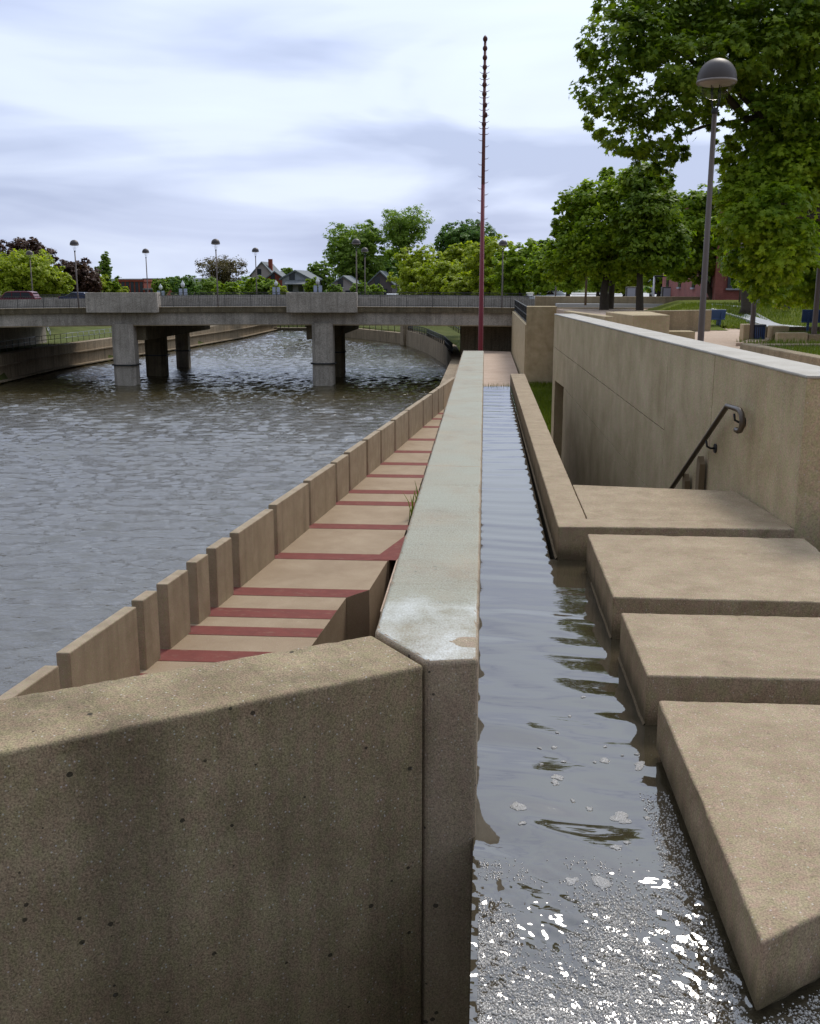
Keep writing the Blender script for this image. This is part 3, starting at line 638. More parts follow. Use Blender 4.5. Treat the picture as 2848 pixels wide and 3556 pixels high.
for fx, lab in ((292, 'bridge lamp on the near railing left of the left balcony block'), (762, 'bridge lamp on the near railing between the two balcony blocks'), (1238, 'bridge lamp on the near railing at the right end of the right balcony block'), (1745, 'bridge lamp on the near railing right of the red pole')):
    p = PY(fx, 1000, 96); x = p[0]; lamps.append((x, BY(x) + .45, DK(x), lab))
for fx, lab in ((139, 'bridge lamp on the far railing above the maroon car'), (524, 'bridge lamp on the far railing before the red brick building'), (893, 'bridge lamp on the far railing left of the grey gabled house'), (1266, 'bridge lamp on the far railing right of the pale house')):
    p = PY(fx, 1000, 120); x = p[0]; lamps.append((x, BY(x) + 25.0, DK(x), lab))
for fx, fy, D, lab in ((1935, 843, 100, 'street lamp behind the retaining block, dome against the maple grove'), (1778, 1003, 150, 'low lamp dome peeking over the bridge railing right of the red pole'),
                  (1546, 922, 215, 'left one of the paired small lamp domes in the yellow green trees'), (1565, 914, 210, 'right one of the paired small lamp domes in the yellow green trees'), (1644, 904, 215, 'small lamp dome just left of the red pole among trees'),
                  (1380, 984, 190, 'small lamp dome above the white parked car'), (1320, 943, 215, 'small lamp dome at the gable of the brown house')):
    p = PY(fx, fy, D); lamps.append((p[0], D, p[2] - 6.1, lab))
L0 = make_lamp(lamps[0][3])
for i, (x, y, z, lab) in enumerate(lamps):
    o = L0 if i == 0 else copy_tree(L0); o.location = (x, y, z); o['label'] = lab
# flat headed light and white post far back
p = PY(2042, 822, 70); q = PY(2042, 1060, 70)
e = empty('area_light', (p[0], 70, q[2]), 'grey pole light with a flat box head in front of the maple grove', 'street lamp')
MB().tube([(0, 0, 0), (0, 0, p[2]-q[2])], [.08, .06], 10).build('pole', M['lamp_pole'], e)
MB().box((0, 0, p[2]-q[2] + .05), (.62, .4, .16)).build('lamp_head', M['steel'], e, bevel=.03)
p = PY(2273, 958, 85); q = PY(2273, 1033, 85)
e = empty('light_post', (p[0], 85, q[2]), 'thin white post with short dark arm beside the street', 'post')
MB().tube([(0, 0, 0), (0, 0, p[2]-q[2])], [.09, .08], 10).build('pole', M['white'], e)
MB().box((.45, 0, p[2]-q[2] - .03), (.95, .22, .12)).build('arm', M['dark_metal'], e, bevel=.02)
def make_post_lamp():
    e = empty('post_lamp', (0, 0, 0), 'x', 'street lamp', 'white globe post lamps beyond the bridge')
    MB().tube([(0, 0, 0), (0, 0, .5), (0, 0, .55), (0, 0, 3.5)], [.16, .15, .07, .06], 10).build('pole', M['dark_metal'], e)
    MB().lathe([(.10, 3.5), (.24, 3.62), (.30, 3.85), (.27, 4.1), (.14, 4.22), (.13, 4.30), (.06, 4.42), (.001, 4.55)], seg=16).build('globe', M['white'], e)
    for s in (-1, 1): MB().box((s*.36, 0, 2.55), (.50, .03, 1.6)).build('banner', M['banner'], e)
    return e
PL0 = make_post_lamp()
for i, (fx, fy, lab) in enumerate(((557, 985, 'white globe post lamp with banners right of the red brick building'), (634, 974, 'white globe post lamp with banners before dark green bushes'), (958, 972, 'white globe post lamp beside the grey gabled house'), (1103, 963, 'white globe post lamp between the grey house and the tall green tree'))):
    o = PL0 if i == 0 else copy_tree(PL0); p = PY(fx, fy, 170 if i != 1 and i != 3 else 150); o.location = (p[0], p[1], p[2] - 4.5); o['label'] = lab
# ================================================================== RED POLE SCULPTURE
PY_ = 30.0; b0 = PY(1669, 1215, PY_); t0 = PY(1679, 124, PY_); px_ = b0[0]; zb_, zt_ = LZ, t0[2]
e = empty('pole_sculpture', (px_, PY_, zb_), 'tall thin red and grey pole with spikes and a string of round bells', 'sculpture')
zm = PY(1672, 640, PY_)[2]; rad = lambda z: .092 - (.092 - .034)*(z - zb_)/(zt_ - zb_)
MB().tube([(px_, PY_, zb_), (px_, PY_, zm)], [.094, rad(zm)], 14).build('red_shaft', M['pole_red'], e, fix=True)
MB().tube([(px_, PY_, zm), (px_, PY_, zt_ - .15)], [rad(zm), .036], 12).build('grey_shaft', M['pole_grey'], e, fix=True)
s = .2879 if False else (620/2156)
for j, (bx, by) in enumerate(((277, 195), (275, 308), (277, 420), (273, 535), (271, 640), (270, 747), (267, 857), (276, 992), (297, 1112), (273, 1220))):
    c = PY(1600 + bx*s, 80 + by*s, PY_); x = c[0] if j == 8 else px_ + (.02 if j == 7 else 0)
    z = c[2]; MB().lathe([(.001, -.078), (.035, -.068), (.058, -.040), (.066, 0), (.060, .03), (.042, .062), (.022, .078), (.001, .082)], (x, PY_ - .03, z), 14).build('bell', M['bell'], e, fix=True)
MB().lathe([(.001, -.04), (.025, -.03), (.04, 0), (.025, .03), (.001, .05)], (px_, PY_, zt_ - .03), 12).build('finial', M['pole_grey'], e, fix=True)
for j, by in enumerate((523, 600, 675, 747, 823, 898, 972, 1047, 1120, 1195, 1270, 1341, 1416, 1490, 1562, 1636, 1708, 1780, 1853, 1926, 1998, 2070, 2143, 2216, 2290, 2362, 2435)):
    z = PY(1670, 80 + by*s, PY_)[2]
    for sd_ in ((-1, 1) if j < 12 else ((-1,) if j % 2 == 0 else (1,))):
        MB().tube([(px_ + sd_*.02, PY_, z - .015), (px_ + sd_*(rad(z) + .05), PY_, z - .01), (px_ + sd_*(rad(z) + .10), PY_, z + .025)], [.012, .009, .004], 6).build('spike', M['pole_grey'], e, fix=True)
# ================================================================== BRIDGE
XE0, XE1 = -120, 30.
e = empty('bridge', (-18, BY(-18) + 12, WZ), 'grey concrete road bridge on square piers crossing the river', 'bridge')
deck = MB(); fas = MB(); fas2 = MB(); gird = MB(); curb = MB(); barr = MB(); rd = MB()
xsn = np.linspace(XE0, XE1, 76)
for x0, x1 in zip(xsn[:-1], xsn[1:]):
    for m, y0, y1, lo, hi in ((fas, 0, .5, -.50, -.06), (curb, -.04, .6, -.06, 0), (deck, .5, 25.0, -.45, -.05), (barr, 3.0, 3.3, -.0, .78), (barr, 21.9, 22.2, 0., .78), (fas2, 25.0, 25.5, -.5, -.06), (gird, .25, 1.1, -1.62, -.5), (gird, 5.5, 6.3, -1.6, -.45), (gird, 11, 11.8, -1.6, -.45), (gird, 18, 18.8, -1.6, -.45), (gird, 24.4, 25.2, -1.6, -.5), (curb, .18, 1.2, -1.72, -1.62)):
        a, b = DK(x0), DK(x1); h0 = lo - (.012*max(0, abs((x0+24)) - 20) if lo < -1.5 and False else 0)
        P4 = [(x0, BY(x0)+y0), (x1, BY(x1)+y0), (x1, BY(x1)+y1), (x0, BY(x0)+y1)]
        m.prism(P4, [a+lo, b+lo, b+lo, a+lo], [a+hi, b+hi, b+hi, a+hi])
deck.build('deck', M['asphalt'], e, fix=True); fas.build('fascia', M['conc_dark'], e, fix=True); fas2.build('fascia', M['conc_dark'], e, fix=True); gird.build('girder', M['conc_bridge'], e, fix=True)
curb.build('curb', M['conc_plaza'], e, fix=True); barr.build('barrier', M['conc_bridge'], e, fix=True)
for yo in (.2, 24.9):
    r = MB(); x = XE0
    for x0, x1 in zip(xsn[:-1], xsn[1:]):
        r.bar((x0, BY(x0)+yo, DK(x0)+1.07), (x1, BY(x1)+yo, DK(x1)+1.07), .05, .05); r.bar((x0, BY(x0)+yo, DK(x0)+.12), (x1, BY(x1)+yo, DK(x1)+.12), .04, .04)
    while x < XE1:
        thick = .07 if int((x - XE0)/.16 + .5) % 15 == 0 else .022
        r.box((x, BY(x)+yo, DK(x)+.55), (thick, .025, 1.1)); x += .16
    r.build('railing', M['grey_metal'], e, fix=True)
for fx0, fx1, nm in ((298, 541, 0), (994, 1237, 1)):
    a = PY(fx0, 1050, 94.5 if nm else 93.4); b = PY(fx1, 1050, 94.8 if nm else 93.6); xm = (a[0]+b[0])/2
    bk = MB(); ht = .62; lo = -1.22
    zt2 = PY((fx0+fx1)/2, 1016, a[1])[2]; zl2 = PY((fx0+fx1)/2, 1086, a[1])[2]
    ang = math.atan(.07)
    bk.box((xm, (a[1]+b[1])/2 + .15, (zt2+zl2)/2), (b[0]-a[0], .3, zt2-zl2), ang)
    for sx in (a[0]+.15, b[0]-.15): bk.box((sx, a[1] + .95 + (sx-xm)*.07, (zt2+zl2)/2), (.3, 1.3, zt2-zl2-.006), ang)
    bk.box((xm, a[1] + .95, zl2 + .2), (b[0]-a[0]-.62, 1.3, .3), ang)
    bk.build('balcony', M['conc_bridge'], e, bevel=.03, fix=True)
def pier(fx0, fx1, yf, Yd, dp, mat, name='pier', ring=False):
    a = PY(fx0, yf, Yd); b = PY(fx1, yf, Yd); x0, x1 = a[0], b[0]; w_ = x1-x0; c = .18*w_; top = DK(x0) - 1.5
    P8 = [(x0+c, Yd), (x1-c, Yd), (x1, Yd+c), (x1, Yd+dp-c), (x1-c, Yd+dp), (x0+c, Yd+dp), (x0, Yd+dp-c), (x0, Yd+c)]
    m = MB().prism(P8, -9.5, top); o = m.build(name, mat, e, fix=True)
    zr = PY(fx0, yf - 77, Yd)[2]; xm, ym = (x0+x1)/2, Yd+dp/2; G = lambda s: [(xm+(p[0]-xm)*s, ym+(p[1]-ym)*s) for p in P8]
    k = MB(); k.prism(G(1.16), zr-.06, zr+.06); 
    q = k.build('collar', M['dark_metal'], o)
pier(395, 470, 1345, 94.0, 1.9, M['conc_bridge'])
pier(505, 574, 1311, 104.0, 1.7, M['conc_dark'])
pier(612, 655, 1295, 114.5, 1.4, M['conc_bridge'])
pier(1085, 1157, 1340, 95.2, 1.9, M['conc_bridge'])
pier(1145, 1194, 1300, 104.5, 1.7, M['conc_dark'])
pier(1150, 1185, 1290, 116.0, 2.0, M['conc_bridge'])
for x in (-32.8, -15.6): MB().box((x, BY(x) + 12.5, DK(x) - 1.62 - .75), (2.2, 23, 1.4), .0).build('cap_beam', M['conc_dark'], e, bevel=.05, fix=True)
# abutments
p = PY(1600, 1200, 100.); MB().prism([(p[0], 101), (30, 102), (30, 121), (p[0]-.5, 119)], -6.6, -2.2).build('abutment', M['conc_bank'], e, fix=True)
MB().prism([(-75, 93.2), (-51.2, 94.2), (-51.2, 118), (-75, 118)], -6, -2.4).build('abutment', M['conc_bridge'], e, bevel=.05, fix=True)
# ------------------------------------------------------------------ banks
def bank(pts, z0, z1, th, mat, name, label, lips=()):
    m = MB(); n = len(pts)
    for i in range(n-1):
        a = Vector((*pts[i], 0)); b = Vector((*pts[i+1], 0)); d = (b-a).normalized(); nn = Vector((-d.y, d.x, 0))*th
        m.prism([tuple(a[:2]), tuple(b[:2]), tuple((b+nn)[:2]), tuple((a+nn)[:2])], z0, z1)
        for zl, ov in lips: m.prism([tuple((a-nn.normalized()*ov)[:2]), tuple((b-nn.normalized()*ov)[:2]), tuple((b)[:2]), tuple((a)[:2])], zl-.12, zl)
    return tag(m.build(name, mat), label, 'wall')
bank([(-42, 208), (-42, 175), (-44, 145), (-46.2, 127), (-47.2, 109), (-46, 90), (-46, -40)][::-1], -9.5, -5.25, 1.2, M['conc_bank'], 'river_wall', 'concrete river wall along the far left bank below the lawn', ((-6.2, .35), (-7.6, .7)))
bank([(-25.5, 208), (-25, 185), (-12, 163), (-10.6, 157.5)], -9.5, -6.25, -1.2, M['conc_bank'], 'river_wall', 'low concrete river wall curving away beyond the right bridge pier', ())
bank([(-10.6, 157.5), (-6.4, 140), (-3.2, 120), (-1.9, 99), (-1.95, 56)], -9.5, -5.6, -1.2, M['conc_bank'], 'river_wall', 'curved concrete river wall passing under the right end of the bridge', ((-6.4, .5),))
tag(MB().box((-11.9, 158.8, -6.2), (1.6, 1.6, 3.4), .4).build('wall_pier', M['conc_bank'], bevel=.06), 'square concrete end block where the curved river walls meet', 'block')
def railing(pts, h, step, label, mat, name='railing', rails=(1., .5), r=.03, post=2.4):
    e = empty(name, (*pts[0][:2], pts[0][2]), label, 'railing'); m = MB(); pk = MB(); acc = 0
    for a, b in zip(pts[:-1], pts[1:]):
        a = Vector(a); b = Vector(b); n = max(1, int((b-a).length/step))
        for q in rails: m.tube([a + Vector((0, 0, h*q)), b + Vector((0, 0, h*q))], r, 6)
        for i in range(n):
            p = a.lerp(b, i/n); big = (acc % max(1, int(post/step)) == 0); acc += 1
            MB().tube([p, p + Vector((0, 0, h))], r*1.1 if big else r*.55, 6).build('post' if big else 'picket', mat, e, fix=True)
    m.build('rail', mat, e, fix=True)
railing([(-47.4, 60, -5.25), (-47.4, 90, -5.25), (-48.6, 109, -5.25), (-47.6, 127, -5.25), (-45.4, 145, -5.25)], 1.05, 1.5, 'steel railing along the left river wall below the lawn', M['steel'], rails=(1., .55))
railing([(-52, 121, -5.2), (-56, 128, -3.0), (-60, 134, -1.4)], 1.0, 1.2, 'stair handrail climbing the left bank lawn', M['steel'])
railing([(-26.7, 186, -6.25), (-13.2, 164.5, -6.25)], 1.9, 2.2, 'thin post railing along the low curved wall beyond the bridge', M['grey_metal'], rails=(.98,), r=.05, post=2)
railing([(-11.5, 157, -5.6), (-7.8, 141, -5.6), (-4.6, 121, -5.6), (-3.2, 106, -5.6)], 1.0, .5, 'dark picket railing on the curved river wall under the bridge', M['dark_metal'], r=.04)
railing([(-10, 160, -3.6), (-5.5, 142, -4.0), (-2.0, 122, -4.9), (-.9, 108, -5.2)], 1.0, 1.1, 'sloping ramp railing beside the bridge abutment', M['dark_metal'], r=.05, rails=(1., .55))
railing([(-42, 203, -7.3), (-34, 205.5, -7.2), (-27, 204, -7.1)], 1.0, .8, 'low dark railing on the weir at the far end of the river', M['dark_metal'], r=.08)
tag(MB().box((-22.5, 206, -7.2), (8.5, 4, 1.7)).box((-34.5, 206.5, -8.0), (16, 3, 1.3)).build('weir', M['conc_dark'], bevel=.05), 'dark concrete weir block at the far end of the river', 'weir')
# ================================================================== PLAZA WALLS
def plaza_wall(poly, z1, label, z0=-.3, mat='conc_plaza', name='plaza_wall', bev=.02):
    return tag(MB().prism(poly, z0, z1).build(name, M[mat], bevel=bev), label, 'wall')
# retaining block and the walk-side wall with its rail
e = empty('retaining_wall', (2.6, 64.7, LZ), 'tall concrete retaining block at the plaza corner with railing along its side', 'wall')
MB().prism([(2.60, 64.7), (4.45, 64.7), (4.45, 66.2), (2.66, 66.2)], -5.2, .12).build('block', M['conc_wall'], e, bevel=.03, fix=True)
MB().prism([(2.60, 66.25), (3.0, 66.25), (2.95, 97), (2.55, 97)], -5.2, -1.05).build('side_wall', M['conc_wall'], e, fix=True)
MB().prism([(3.0, 66.25), (12, 66.25), (12, 99), (2.95, 99)], -5.2, -1.10).build('terrace', M['conc_plaza'], e, fix=True)
r = MB()
for zz in (.0, -.5, -.95): r.bar((2.78, 66.3, zz), (2.75, 97, zz), .06, .07)
yy = 66.4
while yy < 97: r.box((2.78, yy, -.5), (.04, .04, 1.05)); yy += .33
r.build('railing', M['dark_metal'], e, fix=True)
plaza_wall([(4.5, 64.9), (20, 63.2), (20, 63.7), (4.5, 65.4)], .06, 'long low wall joining the retaining block at the back of the plaza', -5)
plaza_wall([PZ(2050, 1031, .55)[:2].tolist() for _ in range(1)] + [(4.0, 74.5), (24, 71), (24, 71.9), (4.0, 75.4)] if False else [(3.6, 74.8), (22.9, 71.4), (22.9, 72.2), (3.6, 75.6)], .60, 'long dark planter wall in front of the street with tree trunks before it', -1.2)
plaza_wall([(23.0, 71.2), (24.0, 71.0), (24.0, 72.3), (23.0, 72.4)], .48, 'short square end block of the long dark planter wall', -1)
plaza_wall([(2.26, 29.9), (2.46, 29.93), (3.07, 25.05), (2.87, 25.0)], .80, 'sloped line plaza parapet just left of the box shaped wall', -.3, 'conc_wall')
plaza_wall([(3.33, 28.95), (4.57, 29.2), (4.57, 26.05), (3.64, 25.86)], .80, 'box shaped plaza wall with one bright side facing the stair wall', -.3, 'conc_wall')
plaza_wall([(4.2, 33.2), (7.56, 35.3), (7.42, 35.55), (4.05, 33.45)], .69, 'broad plaza wall panel behind the lamp with lawn beyond', -.3)
plaza_wall([(5.18, 30.5), (5.35, 30.5), (5.35, 26.4), (5.18, 26.4)] if False else [(4.60, 26.5), (5.3, 26.5), (5.3, 27.2), (4.60, 27.2)], .38, 'low pale block standing against the box shaped wall', -.3, 'conc_wall')
# front planter with grass
pa = PZ(2570, 1192, .42); pb = PZ(2848, 1243, .42)
dx_, dy_ = pb[0]-pa[0], pb[1]-pa[1]
pc = (pb[0] + dx_*1.6, pb[1] + dy_*1.6)
plaza_wall([(pa[0], pa[1]), (pa[0]+.25, pa[1]+.08), (pc[0]+.25, pc[1]+.08), (pc[0], pc[1])], .42, 'low planter wall nearest the stairs holding a strip of grass')
plaza_wall([(pa[0]+.26, pa[1]+.02), (pa[0]+.26, pa[1]+.24), (14, pa[1]+1.3), (14, pa[1]+1.08)], .40, 'thin flat kerb along the back of the grass planter')
tag(MB().prism([(pa[0]+.26, pa[1]-.05), (14, pa[1]+1.0), (14, 12), (pc[0]+.26, pc[1]+.05)], -.1, .36).build('lawn', M['grass']), kind='structure')
# bin corner planter, terraces and lawns on the right
f0 = PZ(2579, 1187, 0); f1 = PZ(2670, 1187, 0)
plaza_wall([(f0[0], f0[1]), (f0[0]+.62, f0[1]+.02), (f0[0]+.62, f0[1]+.5), (f0[0]+.02, f0[1]+.5)], .47, 'square planter end block left of the navy bin', -.3, 'conc_wall')
plaza_wall([(f0[0]+1.25, f0[1]+.1), (f1[0]+.1, f1[1]+.1), (f1[0]+.1, f1[1]+.6), (f0[0]+1.25, f0[1]+.6)], .42, 'planter block right of the navy bin', -.3, 'conc_wall')
plaza_wall([(f1[0]-.1, f1[1]-1.2), (f1[0]+.7, f1[1]-1.1), (f1[0]+.7, f1[1]-.8), (f1[0]-.1, f1[1]-.9)], .30, 'small pale block at the left end of the low planter wall', -.3, 'conc_wall')
plaza_wall([(f1[0]+.72, f1[1]-1.1), (f1[0]+3.2, f1[1]-1.3), (f1[0]+3.2, f1[1]-1.05), (f1[0]+.72, f1[1]-.85)], .26, 'low planter wall in front of the right blue bench')
plaza_wall([(f1[0]+.12, f1[1]+.9), (f1[0]+5, f1[1]+1.4), (f1[0]+5, f1[1]+1.7), (f1[0]+.12, f1[1]+1.2)], .36, 'dark planter wall behind the right blue bench', -.3, 'conc_dark')
tag(MB().prism([(f1[0]+.15, f1[1]-.8), (f1[0]+6, f1[1]-.9), (f1[0]+6, f1[1]+.3), (f1[0]+.15, f1[1]+.3)], -.1, .2).build('lawn', M['grass']), kind='structure')
# mound of lawn behind the plaza rising to the street
def mound(X, Y):
    z = .02 + .55*ss((Y - 35.2 - .35*(X-8))/9.) ; z = np.where(Y > 62, .1, z) + .05*(fbm(X*.7, Y*.7) - .5); return (z + .05)*ss((X - .15*Y + .3)/2.5) - .05
xs = np.arange(4.6, 45, .6); ys = np.arange(29.5, 64, .6); V, F = grid(xs, ys, mound)
keep = []
for f in F:
    c = V[f].mean(0); D_ = c[1] - (35.4 + .62*(c[0]-7.5)) if c[0] < 8.4 else c[1] - (37.4 - 1.35*(c[0]-8.4))
    if D_ > 0 and c[0] > .15*c[1] - .4 and c[1] > 29.6 and not (c[0] < 12 and c[1] < 31): keep.append(f)
tag(raw_mesh('lawn', V, np.array(keep), M['grass'], smooth=True), kind='structure')
near = [PZ(x, y, .62)[:2].tolist() for x, y in ((2470, 1066), (2488, 1067), (2587, 1073), (2711, 1087), (2750, 1093), (2848, 1099), (2990, 1108))]
far_ = [PZ(x, y, .62)[:2].tolist() for x, y in ((2990, 1083), (2848, 1081), (2703, 1077), (2587, 1063), (2488, 1056), (2470, 1055))]
def drape(name, poly, up, mat):
    zz = [float(mound(np.array(x), np.array(y))) + up for x, y in poly]; A_ = sum(poly[i-1][0]*poly[i][1] - poly[i][0]*poly[i-1][1] for i in range(len(poly)))
    if A_ < 0: poly = poly[::-1]; zz = zz[::-1]
    return tag(MB().prism(poly, [q - .3 for q in zz], zz).build(name, mat), kind='structure')
drape('street', near + far_, .06, M['street'])
wk = [PZ(x, y, .5)[:2].tolist() for x, y in ((2560, 1133), (2700, 1102), (2735, 1095), (2848, 1100), (2848, 1106), (2800, 1110), (2730, 1115), (2640, 1130))]
drape('footpath', wk, .05, M['paving'])
ground_patch('lawn', [(14, 47), (60, 34), (60, 64), (21, 64)], -.1, .60, M['grass'])
ground_patch('road', [(5, 73), (80, 70), (80, 140), (5, 150)], -1.5, .12, M['street'])
# grass blades over the lawns in view
def lawn_blades(n, fn, h, zf):
    X, Y = fn(n); Z = zf(X, Y); a = rng.uniform(0, 6.28, n); hh = h*(.5 + rng.random(n)); L = hh*.6*rng.random(n); wv = np.stack([np.cos(a), np.sin(a), 0*a], 1)*(h*.09)
    b = np.stack([X, Y, Z], 1); tip = b + np.stack([-np.sin(a)*L, np.cos(a)*L, hh], 1)
    V = np.stack([b-wv, b+wv, tip], 1).reshape(-1, 3); return V, np.arange(3*n).reshape(-1, 3)
parts = [lawn_blades(14000, lambda n: (rng.uniform(2.46, 4.4, n), rng.uniform(36, 65, n)), .20, lambda X, Y: 0*X + LZ + .02),
         lawn_blades(9000, lambda n: (rng.uniform(pa[0]+.35, 11, n), rng.uniform(14.5, 22.6, n)), .09, lambda X, Y: 0*X + .35),
         lawn_blades(26000, lambda n: (rng.uniform(8.2, 22, n), rng.uniform(36, 50, n)), .12, mound),
         lawn_blades(4000, lambda n: (rng.uniform(f1[0]+.3, f1[0]+5.5, n), rng.uniform(f1[1]-.75, f1[1]+.25, n)), .10, lambda X, Y: 0*X + .19)]
px0 = parts[1][0].reshape(-1, 3, 3); ok = px0[:, 0, 0] > pa[0] + .3 + (pa[1] - px0[:, 0, 1])*(-dx_/max(1e-6, -dy_))*-1
parts[1] = (px0[ok].reshape(-1, 3), np.arange(3*ok.sum()).reshape(-1, 3))
Vs, Fs, off = [], [], 0
for v, f in parts: Vs.append(v); Fs.append(f + off); off += len(v)
tag(raw_mesh('grass', np.concatenate(Vs), np.concatenate(Fs), M['grass_blade']), 'short green grass on the plaza lawns and lower bank', 'grass', kind='stuff')
# grass fringe at the channel's end
tag(blades('grass_fringe', [(x, 18.55, -.27) for x in np.linspace(.03, .45, 9)], 7, .10, .03, M['grass_blade']), 'thin grass blades along the far lip of the water channel', 'grass')
# ================================================================== BENCHES, BIN, SMALL THINGS
def make_bench():
    e = empty('park_bench', (0, 0, 0), 'x', 'bench', 'blue park benches')
    MB().box((0, 0, .44), (1.5, .46, .06)).build('seat', M['blue'], e, bevel=.02)
    Mx = Matrix.Translation((0, .22, .68)) @ Matrix.Rotation(R(-12), 4, 'X'); b = MB(); b.box((0, 0, 0), (1.5, .05, .46), M=Mx); b.build('backrest', M['blue'], e, bevel=.02)
    for s in (-1, 1):
        l = MB(); l.box((s*.5, .05, .21), (.09, .30, .42)); l.bar((s*.5, .2, .38), (s*.5, .27, .8), .07, .05); l.build('leg', M['blue'], e, bevel=.01)
    return e
bn = make_bench(); q = PZ(2490, 1141, 0); bn.location = (q[0]-.22, q[1]+.3, .0); bn.rotation_euler.z = R(200); bn.scale = (.72, .72, .72); bn['label'] = 'blue bench seen from behind at the end of the broad wall panel'
b2 = copy_tree(bn); q = PZ(2800, 1160, .2); b2.location = (q[0]+.52, q[1]+.4, .20); b2.rotation_euler.z = R(165); b2['label'] = 'blue bench at the right edge among grassy planters'
q = PZ(2634, 1187, 0)
e = empty('litter_bin', (q[0], q[1], 0), 'round navy litter bin between two planter blocks', 'bin'); e.scale = (.62, .62, .66)
MB().lathe([(.20, .0), (.235, .02), (.25, .62), (.25, .64)], seg=24).build('bin_body', M['navy'], e)
MB().lathe([(.25, .64), (.27, .65), (.27, .70), (.16, .72), (.15, .66), (.001, .64)], seg=24).build('rim', M['navy'], e)
sl_ = MB()
for k in range(18): a = k*2*math.pi/18; sl_.bar((.243*math.cos(a), .243*math.sin(a), .04), (.257*math.cos(a), .257*math.sin(a), .62), .035, .012)
sl_.build('slats', M['blue'], e)
q = PY(2703, 1075, 44)
e = empty('hydrant', (q[0], 44, q[2]), 'yellow hydrant with pale cap on the grass beyond the street', 'hydrant')
MB().lathe([(.001, 0), (.15, 0), (.15, .05), (.11, .06), (.11, .50), (.14, .51), (.14, .56)], seg=16).build('barrel', M['yellow'], e)
MB().lathe([(.13, .56), (.12, .63), (.06, .70), (.03, .72), (.03, .76), (.001, .77)], seg=16).build('cap', M['white'], e)
for sx in (-1, 1): MB().tube([(0, 0, .4), (sx*.19, 0, .4)], .045, 10).build('nozzle', M['yellow'], e)
q = PY(2623, 1060, 52)
e = empty('notice_sign', (q[0], 52, .5), 'rounded blue grey sign board behind the lamp pole by the street', 'sign')
MB().prism([(-.30, -.03), (.30, -.03), (.30, .03), (-.30, .03)], .1, .62).build('board', M['siding'], e, bevel=.05)
MB().tube([(0, .05, 0), (0, .05, .55)], .03, 8).build('post', M['grey_metal'], e)
q = PY(2723, 1090, 43)
e = empty('utility_post', (q[0], 43, .55), 'pale utility post with a grey box at its foot by the street', 'post')
MB().tube([(0, 0, 0), (0, 0, 2.6)], [.09, .08], 10).build('pole', M['tan'], e)
MB().box((.0, -.16, .16), (.3, .2, .32)).build('box', M['grey_metal'], e, bevel=.02)
q = PY(2566, 1068, 56)
tag(MB().tube([(q[0], 56, .4), (q[0], 56, 1.6)], .035, 8).build('sign_post', M['bark2']), 'thin brown sign post at the kerb before the brick building', 'post')
for fx, wpx, lab in ((2320, 46, 'grey utility cabinet beside the white van'), (2190, 34, 'small grey cabinet behind the maple trunks')):
    q = PY(fx, 1034, 88); ww = wpx*88/3630
    e = empty('utility_cabinet', (q[0], 88, .1), lab, 'cabinet', 'cabinets by the street'); MB().box((0, 0, .55), (ww, .6, 1.1)).build('body', M['grey_metal'], e, bevel=.03)
    MB().box((0, -.31, .55), (ww*.8, .02, .9)).build('door', M['siding'], e)
